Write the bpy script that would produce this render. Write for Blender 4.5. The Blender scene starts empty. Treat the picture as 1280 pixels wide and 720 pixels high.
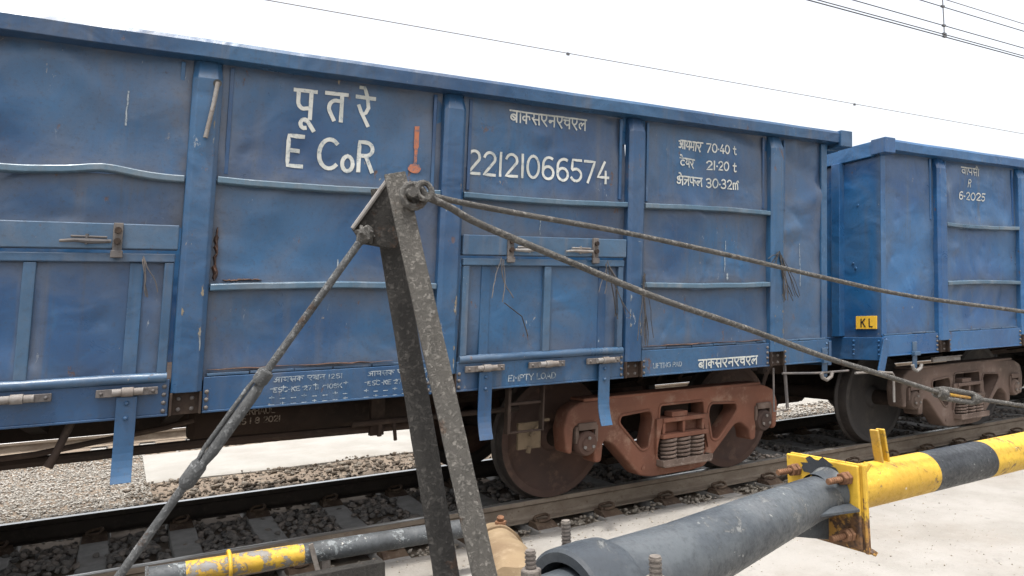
import bpy, bmesh, math, random
import numpy as np
from mathutils import Vector, Matrix, noise
SC = bpy.context.scene
COL = SC.collection
rnd = random.Random(7)
PI = math.pi

# ------------------------------------------------------------------ camera, sky, sun, exposure
cd = bpy.data.cameras.new("camera"); cam = bpy.data.objects.new("camera", cd); COL.objects.link(cam); SC.camera = cam
cd.sensor_width = 36; cd.lens = 36*897.3/1280; cd.clip_start = .05; cd.clip_end = 3000
_f = Vector((0.47562, 0.87843, 0.04633)); _r = Vector((0.87963, -0.47455, -0.03248)); _u = _r.cross(_f)
cam.matrix_world = Matrix(((_r.x, _u.x, -_f.x, 0), (_r.y, _u.y, -_f.y, 0), (_r.z, _u.z, -_f.z, 1.468), (0, 0, 0, 1)))

SUN_EL, SUN_AZ = math.radians(78), math.radians(215)     # azimuth clockwise from +Y: high, behind the camera
w = bpy.data.worlds.new("World"); SC.world = w; w.use_nodes = True
wn = w.node_tree.nodes; wl = w.node_tree.links
bg = wn['Background']; bg.inputs['Strength'].default_value = .15
sky = wn.new('ShaderNodeTexSky'); sky.sky_type = 'NISHITA'; sky.sun_disc = False
sky.sun_elevation = SUN_EL; sky.sun_rotation = SUN_AZ; sky.air_density = 1.2; sky.dust_density = 6; sky.ozone_density = 1
hs = wn.new('ShaderNodeHueSaturation'); hs.inputs['Saturation'].default_value = .28; hs.inputs['Value'].default_value = 2.15
wl.new(sky.outputs[0], hs.inputs['Color']); wl.new(hs.outputs[0], bg.inputs['Color'])
sd = bpy.data.lights.new("sun", 'SUN'); sd.energy = 3.5; sd.angle = math.radians(4); sd.color = (1, .975, .93)
sun = bpy.data.objects.new("sun", sd); COL.objects.link(sun)
_sd = Vector((math.sin(SUN_AZ)*math.cos(SUN_EL), math.cos(SUN_AZ)*math.cos(SUN_EL), math.sin(SUN_EL)))
sun.rotation_euler = _sd.to_track_quat('Z', 'Y').to_euler()
vs = SC.view_settings; vs.view_transform = 'Standard'; vs.look = 'None'; vs.gamma = 1; vs.exposure = .25
SC.render.film_transparent = False

# ------------------------------------------------------------------ key sizes (metres, rail head at z = 0)
DS = 4.475            # wagon side plane (outer face of posts)
DN = 5.225            # near rail centre line
GAUGE = 1.743
K = .0758             # lean of the rolling stock along the track

# ------------------------------------------------------------------ material helpers
class NT:
    def __init__(s, name):
        s.m = bpy.data.materials.new(name); s.m.use_nodes = True
        s.t = s.m.node_tree; s.N = s.t.nodes; s.L = s.t.links
        s.b = s.N['Principled BSDF']
        tc = s.N.new('ShaderNodeTexCoord'); oi = s.N.new('ShaderNodeObjectInfo')
        ml = s.N.new('ShaderNodeMath'); ml.operation = 'MULTIPLY'; ml.inputs[1].default_value = 37.
        s.L.new(oi.outputs['Random'], ml.inputs[0])
        cx = s.N.new('ShaderNodeCombineXYZ')
        for i in range(3): s.L.new(ml.outputs[0], cx.inputs[i])
        ad = s.N.new('ShaderNodeVectorMath'); ad.operation = 'ADD'
        s.L.new(tc.outputs['Object'], ad.inputs[0]); s.L.new(cx.outputs[0], ad.inputs[1])
        s.co = ad.outputs[0]; s.obj = tc.outputs['Object']; s.rand = oi.outputs['Random']
    def map(s, scale, src=None):
        m = s.N.new('ShaderNodeMapping'); m.inputs['Scale'].default_value = scale
        s.L.new(src or s.co, m.inputs['Vector']); return m.outputs[0]
    def noise(s, scale, detail=4, rough=.6, vec=None, dist=0):
        n = s.N.new('ShaderNodeTexNoise'); n.inputs['Scale'].default_value = scale
        n.inputs['Detail'].default_value = detail; n.inputs['Roughness'].default_value = rough
        n.inputs['Distortion'].default_value = dist
        s.L.new(vec or s.co, n.inputs['Vector']); return n.outputs['Fac']
    def voro(s, scale, vec=None, feat='F1', out='Distance'):
        n = s.N.new('ShaderNodeTexVoronoi'); n.feature = feat; n.inputs['Scale'].default_value = scale
        s.L.new(vec or s.co, n.inputs['Vector']); return n.outputs[out]
    def ramp(s, fac, a, b, lo=0., hi=1.):
        r = s.N.new('ShaderNodeMapRange'); r.inputs[1].default_value = a; r.inputs[2].default_value = b
        r.inputs[3].default_value = lo; r.inputs[4].default_value = hi; r.interpolation_type = 'SMOOTHSTEP'
        s.L.new(fac, r.inputs[0]); return r.outputs[0]
    def mix(s, fac, A, B, mode='MIX'):
        m = s.N.new('ShaderNodeMix'); m.data_type = 'RGBA'; m.blend_type = mode
        if isinstance(fac, (int, float)): m.inputs[0].default_value = fac
        else: s.L.new(fac, m.inputs[0])
        for i, v in ((6, A), (7, B)):
            if isinstance(v, tuple): m.inputs[i].default_value = (*v, 1)
            else: s.L.new(v, m.inputs[i])
        return m.outputs[2]
    def math(s, op, a, b=0.):
        m = s.N.new('ShaderNodeMath'); m.operation = op; m.use_clamp = False
        for i, v in enumerate((a, b)):
            if isinstance(v, (int, float)): m.inputs[i].default_value = v
            else: s.L.new(v, m.inputs[i])
        return m.outputs[0]
    def attr(s, name):
        a = s.N.new('ShaderNodeAttribute'); a.attribute_name = name; return a.outputs['Fac']
    def out(s, col, rough=.6, bump=None, bs=.3, dist=.01, metal=0., spec=.5):
        if isinstance(col, tuple): s.b.inputs['Base Color'].default_value = (*col, 1)
        else: s.L.new(col, s.b.inputs['Base Color'])
        if isinstance(rough, (int, float)): s.b.inputs['Roughness'].default_value = rough
        else: s.L.new(rough, s.b.inputs['Roughness'])
        s.b.inputs['Metallic'].default_value = metal; s.b.inputs['Specular IOR Level'].default_value = spec
        if bump is not None:
            b = s.N.new('ShaderNodeBump'); b.inputs['Strength'].default_value = bs; b.inputs['Distance'].default_value = dist
            s.L.new(bump, b.inputs['Height']); s.L.new(b.outputs[0], s.b.inputs['Normal'])
        return s.m

def m_wagon_paint(name, blueA, blueB, dust, dirtattr=False, dustamt=.75, rustamt=1.):
    t = NT(name)
    c = t.mix(t.ramp(t.noise(.8, 3, .5), .38, .62), blueA, blueB)
    # rain streaks down the sheet, broken up by larger noise
    st = t.noise(1, 5, .62, t.map((9, 9, .38)))
    gate = t.ramp(t.noise(1.3, 3, .55, t.map((1, 1, .6))), .38, .62)
    c = t.mix(t.math('MULTIPLY', t.ramp(st, .50, .72, 0, .75), gate), c, dust)
    st2 = t.noise(1, 4, .6, t.map((26, 26, .8)))
    c = t.mix(t.math('MULTIPLY', t.ramp(st2, .56, .74, 0, .45), gate), c, tuple(x*.5 for x in dust))
    cloud = t.noise(1.7, 7, .68, dist=1.2)
    d = t.ramp(cloud, .44, .72, 0, dustamt*.6)
    if dirtattr: d = t.math('MINIMUM', t.math('ADD', d, t.math('MULTIPLY', t.attr('dirt'), t.ramp(t.noise(6, 6, .72, t.map((1, 1, .5))), .28, .58, .45, 1.0))), .92)
    c = t.mix(d, c, dust)
    # wiped scuffs that bare the clean blue
    sc = t.noise(1, 5, .7, t.map((3.2, 3.2, 2.2)), 1.0)
    c = t.mix(t.ramp(sc, .56, .74, 0, .5), c, tuple(x*1.1 for x in blueB))
    fine = t.noise(46, 5, .72)
    c = t.mix(t.ramp(fine, .50, .72, 0, .45), c, tuple(x*.38 for x in dust))
    ch = t.ramp(t.noise(1, 6, .75, t.map((26, 26, 10)), .8), .645, .675)
    ch = t.math('MULTIPLY', ch, t.ramp(t.noise(1.9, 3, .6), .50, .60))
    c = t.mix(ch, c, t.mix(t.ramp(t.noise(3, 2), .45, .55), (.22, .24, .26), (.24, .20, .15)))
    rn = t.noise(13, 7, .72, t.map((1, 1, .45)))
    ru = t.math('MULTIPLY', t.ramp(rn, .62, .66, 0, .9*rustamt), t.ramp(t.noise(1.9, 2), .48, .6))
    c = t.mix(ru, c, (.075, .040, .028))
    h = t.math('ADD', t.math('MULTIPLY', t.noise(3.0, 2, .45, dist=.8), 1.3), t.math('ADD', t.math('MULTIPLY', fine, .06), t.math('MULTIPLY', ru, -.12)))
    return t.out(c, t.ramp(cloud, .3, .7, .26, .50), h, .42, .035, spec=.5)
def m_rusty(name, a, b, c3, sc=14, rough=.85, bs=.5, dist=.004, spec=.25):
    t = NT(name)
    n = t.noise(sc, 8, .7); n2 = t.noise(sc*.22, 4, .6)
    c = t.mix(t.ramp(n2, .35, .65), a, b); c = t.mix(t.ramp(n, .5, .72, 0, .8), c, c3)
    return t.out(c, rough, n, bs, dist, spec=spec)
def m_worn_paint(name, base, alt, under, chip=.62, sc=16, rough=.5, speck=(.6, .58, .52), speckamt=1., spec=.4):
    t = NT(name)
    c = t.mix(t.ramp(t.noise(3.5, 6, .65, dist=.8), .38, .62), base, alt)
    br = t.noise(1, 4, .6, t.map((3, 30, 30)))                                  # brush marks along the pipe
    c = t.mix(t.ramp(br, .45, .7, 0, .35), c, tuple(x*.62 for x in base))
    n = t.noise(sc, 9, .74, dist=.5)
    k = t.ramp(n, chip, chip+.025); c = t.mix(k, c, under)
    k2 = t.ramp(n, chip-.035, chip, 0, .5); c = t.mix(k2, c, tuple(x*.45 for x in under))
    c = t.mix(k, c, under)
    du = t.ramp(t.noise(2.4, 6, .7, dist=1.), .50, .66, 0, .45); c = t.mix(du, c, tuple(.35*x+.09 for x in base))
    sp = t.math('MULTIPLY', t.ramp(t.noise(48, 5, .75, dist=.4), .635, .66, 0, .9*speckamt), t.ramp(t.noise(5, 4), .46, .56))
    c = t.mix(sp, c, speck)
    gr = t.noise(60, 5, .75); c = t.mix(t.ramp(gr, .48, .74, 0, .5), c, tuple(x*.35 for x in base))
    h = t.math('ADD', t.math('MULTIPLY', k, -.6), t.math('ADD', t.math('MULTIPLY', gr, .45), t.math('MULTIPLY', t.noise(6, 3), .8)))
    return t.out(c, t.ramp(gr, .3, .7, rough-.1, rough+.2), h, .55, .004, spec=spec)

BLUE = ((.008, .043, .115), (.015, .071, .158), (.062, .073, .098))
M = {}
M['panel'] = m_wagon_paint('wagon_blue_panel', *BLUE, dirtattr=True)
M['blue'] = m_wagon_paint('wagon_blue_frame', (.010, .043, .105), (.019, .068, .142), (.064, .074, .096), dustamt=.6)
M['bluegrey'] = m_wagon_paint('wagon_bluegrey_bar', (.022, .058, .112), (.036, .080, .138), (.090, .098, .116), dustamt=.6)
M['panel2'] = m_wagon_paint('second_wagon_panel', (.008, .055, .160), (.016, .088, .212), (.056, .080, .118), dirtattr=True, dustamt=.55)
M['blue2'] = m_wagon_paint('second_wagon_frame', (.010, .056, .150), (.019, .086, .20), (.06, .082, .118), dustamt=.45)
M['dark'] = m_rusty('underframe_grime', (.020, .014, .011), (.035, .022, .016), (.06, .042, .030), 9)
M['redox'] = m_rusty('red_oxide_casting', (.165, .068, .042), (.105, .046, .030), (.22, .135, .095), 6, .8, .8, .006)
M['redox2'] = m_rusty('dusty_brown_casting', (.125, .085, .068), (.080, .056, .044), (.19, .145, .12), 7, .8)
M['wheel'] = m_rusty('wheel_web', (.078, .044, .033), (.045, .029, .024), (.12, .072, .052), 6, .75)
M['wheel2'] = m_rusty('wheel_web_grey', (.040, .036, .034), (.028, .026, .025), (.07, .06, .052), 5, .7)
M['tread'] = m_rusty('wheel_rim_steel', (.045, .038, .034), (.028, .024, .022), (.08, .065, .055), 20, .6)
M['spring'] = m_rusty('dusty_spring', (.14, .10, .08), (.085, .06, .048), (.22, .18, .15), 22, .8)
M['fitting'] = m_rusty('dirty_fitting', (.075, .070, .070), (.12, .105, .095), (.045, .036, .032), 30, .75)
M['fitlight'] = m_rusty('pale_worn_fitting', (.19, .18, .17), (.14, .12, .105), (.085, .062, .05), 35, .65)
M['ochre_plate'] = m_rusty('ochre_brake_plate', (.13, .095, .06), (.09, .065, .04), (.05, .035, .025), 20, .85)
t = NT('white_stencil_paint'); M['white'] = t.out(t.mix(t.ramp(t.noise(22, 8, .8), .50, .66, 0, .8), t.mix(t.ramp(t.noise(4, 3), .4, .6), (.50, .50, .46), (.38, .39, .36)), (.10, .15, .20)), .6)
t = NT('faded_stencil_paint'); M['fadewhite'] = t.out(t.mix(t.ramp(t.noise(48, 6, .8), .44, .60, 0, .9), (.26, .29, .31), (.04, .08, .13)), .7)
t = NT('brown_stencil_paint'); M['brownwhite'] = t.out(t.mix(t.ramp(t.noise(48, 6, .8), .42, .60), (.30, .24, .19), (.045, .03, .022)), .8)
t = NT('orange_brush_paint'); M['orange'] = t.out(t.mix(t.ramp(t.noise(24, 6, .8), .45, .66), (.36, .12, .055), (.07, .08, .11)), .7)
t = NT('yellow_plate_paint'); M['kl'] = t.out(t.mix(t.ramp(t.noise(30, 5), .55, .75), (.62, .37, .03), (.35, .22, .05)), .55)
t = NT('chipped_primer'); M['chip'] = t.out(t.mix(t.ramp(t.noise(9, 3), .45, .55), (.15, .125, .09), (.15, .165, .175)), .8)
t = NT('black_stencil_paint'); M['black'] = t.out((.02, .018, .015), .6)
M['wire'] = m_rusty('twisted_scrap_wire', (.03, .028, .028), (.05, .045, .042), (.10, .09, .08), 60, .7)
M['palewire'] = m_rusty('pale_tie_wire', (.30, .29, .27), (.22, .2, .18), (.12, .1, .08), 60, .6)
# gate
M['yellow'] = m_worn_paint('gate_yellow', (.54, .335, .030), (.43, .25, .025), (.15, .095, .05), .595, 15, .5)
M['yellowrust'] = m_worn_paint('gate_yellow_rusty', (.46, .27, .02), (.30, .155, .03), (.075, .036, .02), .53, 10, .6, speckamt=.3)
def m_flange():
    t = NT('flange_yellow_rusting_below')
    sp = t.N.new('ShaderNodeSeparateXYZ'); t.L.new(t.obj, sp.inputs[0])
    n = t.noise(17, 8, .72); k = t.math('ADD', t.math('MULTIPLY', t.math('SUBTRACT', .83, sp.outputs[2]), 3.2), t.math('SUBTRACT', n, .5))
    c = t.mix(t.ramp(t.noise(5, 4), .4, .6), (.55, .34, .03), (.44, .26, .025))
    rust = t.mix(t.ramp(t.noise(28, 6, .7), .4, .62), (.15, .075, .03), (.045, .026, .018))
    rust = t.mix(t.ramp(t.noise(12, 6, .7), .52, .58), rust, (.36, .19, .04))
    c = t.mix(t.ramp(k, -.02, .10), c, rust); c = t.mix(t.ramp(n, .60, .63), c, rust)
    return t.out(c, .65, n, .7, .005)
M['flange'] = m_flange()
M['gateblack'] = m_worn_paint('gate_black', (.016, .018, .021), (.032, .035, .038), (.10, .10, .10), .66, 18, .42, (.5, .5, .48), .8)
M['gategrey'] = m_worn_paint('gate_grey_pipe', (.034, .040, .047), (.066, .074, .080), (.125, .128, .125), .60, 7, .42, (.32, .32, .30), .8)
M['rustbolt'] = m_rusty('rusty_bolt', (.12, .055, .028), (.19, .10, .055), (.05, .025, .015), 40, .8)
M['studmetal'] = m_rusty('dusty_stud', (.11, .095, .085), (.17, .15, .13), (.05, .04, .035), 60, .8, .8)
def m_flatbar(name, a, b, fleck, spc=.3):
    t = NT(name)
    n = t.noise(75, 9, .85); p = t.noise(85, 5, .75); big = t.noise(6, 7, .7)
    c = t.mix(t.ramp(big, .40, .60), a, b)
    c = t.mix(t.ramp(n, .50, .66, 0, .25), c, fleck)
    c = t.mix(t.ramp(n, .34, .46, .6, 0), c, tuple(x*.5 for x in a))
    st = t.noise(1, 6, .7, t.map((60, 60, 6))); c = t.mix(t.ramp(st, .52, .70, 0, .5), c, tuple(x*.5 for x in a))
    c = t.mix(t.math('MULTIPLY', t.ramp(t.noise(9, 6, .7), .58, .64, 0, .8), t.ramp(p, .40, .6)), c, (.085, .05, .032))
    pit = t.math('MULTIPLY', t.ramp(p, .62, .68), t.ramp(big, .48, .58)); c = t.mix(t.math('MULTIPLY', pit, .15), c, tuple(min(1, x*1.6+.02) for x in fleck))
    h = t.math('ADD', t.ramp(n, .40, .56), t.math('MULTIPLY', p, .8))
    return t.out(c, .85, h, 1., .0045, spec=spc)
M['clip'] = m_rusty('dusty_rail_clip', (.10, .068, .045), (.065, .042, .03), (.16, .125, .095), 30, .9)
M['ribpaint'] = m_wagon_paint('wagon_rib_dusty', (.038, .082, .128), (.060, .108, .152), (.13, .142, .155), dustamt=1.)
M['tornrust'] = m_rusty('torn_rusty_edge', (.075, .04, .028), (.045, .028, .022), (.12, .075, .05), 50, .9)
M['strut'] = m_flatbar('weathered_strut_bar', (.105, .098, .087), (.130, .120, .106), (.150, .138, .122))
M['strutdark'] = m_flatbar('weathered_strut_bar_dark', (.036, .033, .030), (.052, .048, .043), (.095, .085, .074))
M['rod'] = m_flatbar('weathered_tie_rod', (.125, .118, .108), (.155, .147, .135), (.20, .19, .172))
M['rodgrey'] = m_flatbar('grey_stay_rod', (.115, .118, .12), (.150, .154, .155), (.20, .198, .19))
M['ochre'] = m_rusty('dust_caked_casting', (.21, .155, .095), (.15, .105, .065), (.27, .21, .14), 9, .95, .8, .01, .1)
# track
def m_rail():
    t = NT('dust_coated_rail')
    n = t.noise(12, 7, .7, t.map((.35, 1, 1)))
    c = t.mix(t.ramp(n, .35, .65), (.215, .175, .135), (.155, .12, .09))
    c = t.mix(t.ramp(t.noise(40, 4), .6, .72, 0, .8), c, (.09, .055, .035))
    return t.out(c, .85, n, .3, .004, spec=.2)
M['rail'] = m_rail()
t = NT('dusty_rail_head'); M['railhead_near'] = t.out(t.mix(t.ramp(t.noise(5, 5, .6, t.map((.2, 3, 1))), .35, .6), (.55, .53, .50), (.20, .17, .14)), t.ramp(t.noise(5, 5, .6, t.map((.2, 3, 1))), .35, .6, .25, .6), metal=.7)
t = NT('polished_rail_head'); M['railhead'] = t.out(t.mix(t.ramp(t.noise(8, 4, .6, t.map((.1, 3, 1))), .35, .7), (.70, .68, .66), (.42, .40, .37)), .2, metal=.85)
M['raildark'] = m_rusty('dark_rail_web', (.024, .019, .016), (.035, .027, .021), (.06, .045, .035), 14, .85)  # darker web colour for the far rail of the near track
def m_concrete(name, a, b, c3, sc=3., bs=.35, crack=False, obj=False):
    t = NT(name)
    n = t.noise(sc, 7, .65); f = t.noise(sc*22, 4, .75)
    c = t.mix(t.ramp(n, .32, .68), a, b); c = t.mix(t.ramp(t.noise(sc*.35, 5, .6), .48, .72, 0, .6), c, c3)
    c = t.mix(t.ramp(f, .55, .78, 0, .38), c, tuple(x*.45 for x in a))
    c = t.mix(t.ramp(t.noise(sc*5, 3, .6), .66, .72, 0, .5), c, tuple(x*.62 for x in b))
    h = t.math('ADD', n, t.math('MULTIPLY', f, .35))
    if crack:
        v = t.voro(.55, feat='DISTANCE_TO_EDGE', vec=t.map((1, 1, 1)))
        k = t.math('MULTIPLY', t.ramp(v, 0, .010, 1, 0), t.ramp(t.noise(.9, 3), .5, .58))
        c = t.mix(t.math('MULTIPLY', k, .7), c, tuple(x*.4 for x in a)); h = t.math('SUBTRACT', h, t.math('MULTIPLY', k, .6))
    return t.out(c, .92, h, bs, .012, spec=.15)
M['road'] = m_concrete('dusty_concrete_road', (.212, .198, .178), (.262, .248, .228), (.175, .150, .122), 1.9, 1.)
M['slab'] = m_concrete('pale_concrete_slab', (.235, .222, .20), (.28, .268, .245), (.195, .175, .15), 1.6, .6)
M['sleeper'] = m_concrete('concrete_sleeper', (.23, .22, .205), (.30, .285, .265), (.17, .15, .13), 9, .4)
M['dirt'] = m_concrete('dusty_soil', (.19, .152, .115), (.145, .112, .085), (.10, .078, .06), 5, 1.)
M['earth'] = m_concrete('far_ground', (.26, .22, .16), (.21, .19, .12), (.14, .15, .07), .4, .5)
def m_stone(name, cols, dust, dk=.0):
    t = NT(name)
    at = t.attr('tone')
    c = t.mix(t.ramp(at, 0, .5), cols[0], cols[1]); c = t.mix(t.ramp(at, .5, 1), c, cols[2])
    n = t.noise(50, 5, .7, t.obj); c = t.mix(t.ramp(n, .45, .7, 0, .5), c, dust)
    return t.out(c, .9, n, .35, .004, spec=.15)
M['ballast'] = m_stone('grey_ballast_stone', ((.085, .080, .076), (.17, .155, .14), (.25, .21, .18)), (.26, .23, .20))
M['ballast_lit'] = m_stone('dusty_sunlit_ballast_stone', ((.17, .15, .12), (.25, .215, .175), (.31, .28, .235)), (.30, .255, .20))  # dusty ballast, with a sunlit tone painted into the colour
M['rubble'] = m_stone('brown_rubble_stone', ((.055, .044, .034), (.10, .082, .064), (.17, .15, .125)), (.11, .085, .062))
M['gravel'] = m_stone('pale_crushed_rock', ((.24, .225, .20), (.31, .29, .26), (.37, .35, .32)), (.26, .225, .18))
t = NT('galvanised_wire'); M['cable'] = t.out((.10, .10, .105), .5, metal=.3)
t = NT('sagging_thin_wire'); M['cable2'] = t.out((.22, .21, .21), .5, metal=.3)

# ------------------------------------------------------------------ mesh helpers
class MB:
    def __init__(s): s.v = []; s.f = []; s.mi = []; s.cur = 0
    def add(s, vs, fs):
        o = len(s.v); s.v += [tuple(v) for v in vs]; s.f += [tuple(i+o for i in f) for f in fs]; s.mi += [s.cur]*len(fs)
    def box(s, x0, x1, y0, y1, z0, z1):
        s.add([(x, y, z) for x in (x0, x1) for y in (y0, y1) for z in (z0, z1)],
              [(0, 1, 3, 2), (4, 6, 7, 5), (0, 4, 5, 1), (2, 3, 7, 6), (0, 2, 6, 4), (1, 5, 7, 3)])
    def obox(s, c, ax, ay, az):     # centre and three half-axis vectors
        c, ax, ay, az = map(Vector, (c, ax, ay, az))
        s.add([c+ax*i+ay*j+az*k for i in (-1, 1) for j in (-1, 1) for k in (-1, 1)],
              [(0, 1, 3, 2), (4, 6, 7, 5), (0, 4, 5, 1), (2, 3, 7, 6), (0, 2, 6, 4), (1, 5, 7, 3)])
    def bar(s, p0, p1, w, t, wd=(0, 0, 1)):   # flat bar p0->p1, width w along wd, thickness t
        p0, p1 = Vector(p0), Vector(p1); d = (p1-p0); L = d.length; d.normalize()
        wv = Vector(wd); wv = (wv-d*wv.dot(d)).normalized(); tv = d.cross(wv)
        s.obox((p0+p1)/2, d*L/2, wv*w/2, tv*t/2)
    def tube(s, pts, r, seg=12, caps=True):
        pts = [Vector(p) for p in pts]; n = len(pts)
        if isinstance(r, (int, float)): r = [r]*n
        vs = []; prev = None
        for i, p in enumerate(pts):
            d = (pts[min(i+1, n-1)]-pts[max(i-1, 0)]).normalized()
            if prev is None: a = d.orthogonal().normalized()
            else: a = (prev-d*prev.dot(d)).normalized()
            prev = a; b = d.cross(a)
            for k in range(seg):
                an = 2*PI*k/seg; vs.append(p+(a*math.cos(an)+b*math.sin(an))*r[i])
        fs = [(i*seg+k, i*seg+(k+1) % seg, (i+1)*seg+(k+1) % seg, (i+1)*seg+k) for i in range(n-1) for k in range(seg)]
        if caps: fs += [tuple(range(seg-1, -1, -1)), tuple((n-1)*seg+k for k in range(seg))]
        s.add(vs, fs)
    def lathe(s, c, axis, prof, seg=32):      # prof = [(along axis, radius)]
        c = Vector(c); d = Vector(axis).normalized(); a = d.orthogonal().normalized(); b = d.cross(a); n = len(prof)
        vs = [c+d*h+(a*math.cos(2*PI*k/seg)+b*math.sin(2*PI*k/seg))*r for h, r in prof for k in range(seg)]
        fs = [(i*seg+k, i*seg+(k+1) % seg, (i+1)*seg+(k+1) % seg, (i+1)*seg+k) for i in range(n-1) for k in range(seg)]
        s.add(vs, fs)
    def hexa(s, c, axis, r, h):
        c = Vector(c); d = Vector(axis).normalized(); s.tube([c, c+d*h], r, 6)
    def build(s, name, mat, parent=None, smooth=False, bevel=0, label=None, loc=None):
        me = bpy.data.meshes.new(name); me.from_pydata(s.v, [], s.f)
        mats = mat if isinstance(mat, list) else [mat]
        for m in mats: me.materials.append(m)
        if len(mats) > 1: me.polygons.foreach_set('material_index', s.mi)
        bm = bmesh.new(); bm.from_mesh(me); bmesh.ops.recalc_face_normals(bm, faces=bm.faces); bm.to_mesh(me); bm.free()
        return link(name, me, parent, smooth, bevel, label, loc)
def link(name, me, parent=None, smooth=False, bevel=0, label=None, loc=None):
    o = bpy.data.objects.new(name, me); COL.objects.link(o)
    if smooth or bevel: me.shade_smooth() if smooth == True else None
    if smooth: me.set_sharp_from_angle(angle=math.radians(38))
    if bevel:
        b = o.modifiers.new('bevel', 'BEVEL'); b.width = bevel; b.segments = 2; b.limit_method = 'ANGLE'; b.angle_limit = math.radians(35)
    if loc: o.location = loc
    if parent is not None: attach(o, parent)
    if label: o['label'] = label
    return o
SHEAR = Matrix(((1, 0, K, 0), (0, 1, 0, 0), (0, 0, 1, 0), (0, 0, 0, 1)))
def attach(o, p):
    o.parent = p
    if p.get('lean') is not None: o.matrix_parent_inverse = SHEAR
def empty(name, loc, label, cat, group=None, lean=False):
    o = bpy.data.objects.new(name, None); COL.objects.link(o); o.location = loc; o.empty_display_size = .2
    o['label'] = label; o['category'] = cat
    if group: o['group'] = group
    if lean: o['lean'] = 1
    return o
def dup(o, parent, dx=0, dy=0, dz=0):
    c = o.copy(); COL.objects.link(c); c.location = (o.location.x+dx, o.location.y+dy, o.location.z+dz); attach(c, parent)
    for ch in [x for x in COL.objects if x.parent == o]:
        g = ch.copy(); COL.objects.link(g); g.parent = c
    return c
def curve_plate(name, loops, y0, y1, mat, parent, bev=.012, label=None, smooth=True):
    """outline with holes in the XZ plane, given real thickness and rounded edges"""
    cu = bpy.data.curves.new(name, 'CURVE'); cu.dimensions = '2D'; cu.fill_mode = 'BOTH'
    cu.extrude = max(.0005, abs(y1-y0)/2-bev); cu.bevel_depth = bev; cu.bevel_resolution = 2; cu.offset = -bev
    for lp in loops:
        sp = cu.splines.new('POLY'); sp.points.add(len(lp)-1); sp.use_cyclic_u = True
        for p, (x, z) in zip(sp.points, lp): p.co = (x, z, 0, 1)
    o = bpy.data.objects.new(name, cu); COL.objects.link(o)
    bpy.context.view_layer.update()
    me = bpy.data.meshes.new_from_object(o.evaluated_get(bpy.context.evaluated_depsgraph_get()))
    bpy.data.objects.remove(o); me.name = name
    me.transform(Matrix.Translation((0, (y0+y1)/2, 0)) @ Matrix.Rotation(PI/2, 4, 'X'))
    me.materials.clear(); me.materials.append(mat)
    bm = bmesh.new(); bm.from_mesh(me); bmesh.ops.remove_doubles(bm, verts=bm.verts, dist=1e-4); bmesh.ops.recalc_face_normals(bm, faces=bm.faces); bm.to_mesh(me); bm.free()
    return link(name, me, parent, smooth, 0, label)
def rounded(pts, r, n=4):
    out = []; N = len(pts)
    for i in range(N):
        p = Vector(pts[i]); a = Vector(pts[i-1]); b = Vector(pts[(i+1) % N])
        ra = min(r, (a-p).length*.45, (b-p).length*.45); A = p+(a-p).normalized()*ra; B = p+(b-p).normalized()*ra
        for k in range(n+1):
            t_ = k/n; q = A*(1-t_)**2+p*2*t_*(1-t_)+B*t_**2; out.append((q.x, q.y))
    return out

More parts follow.
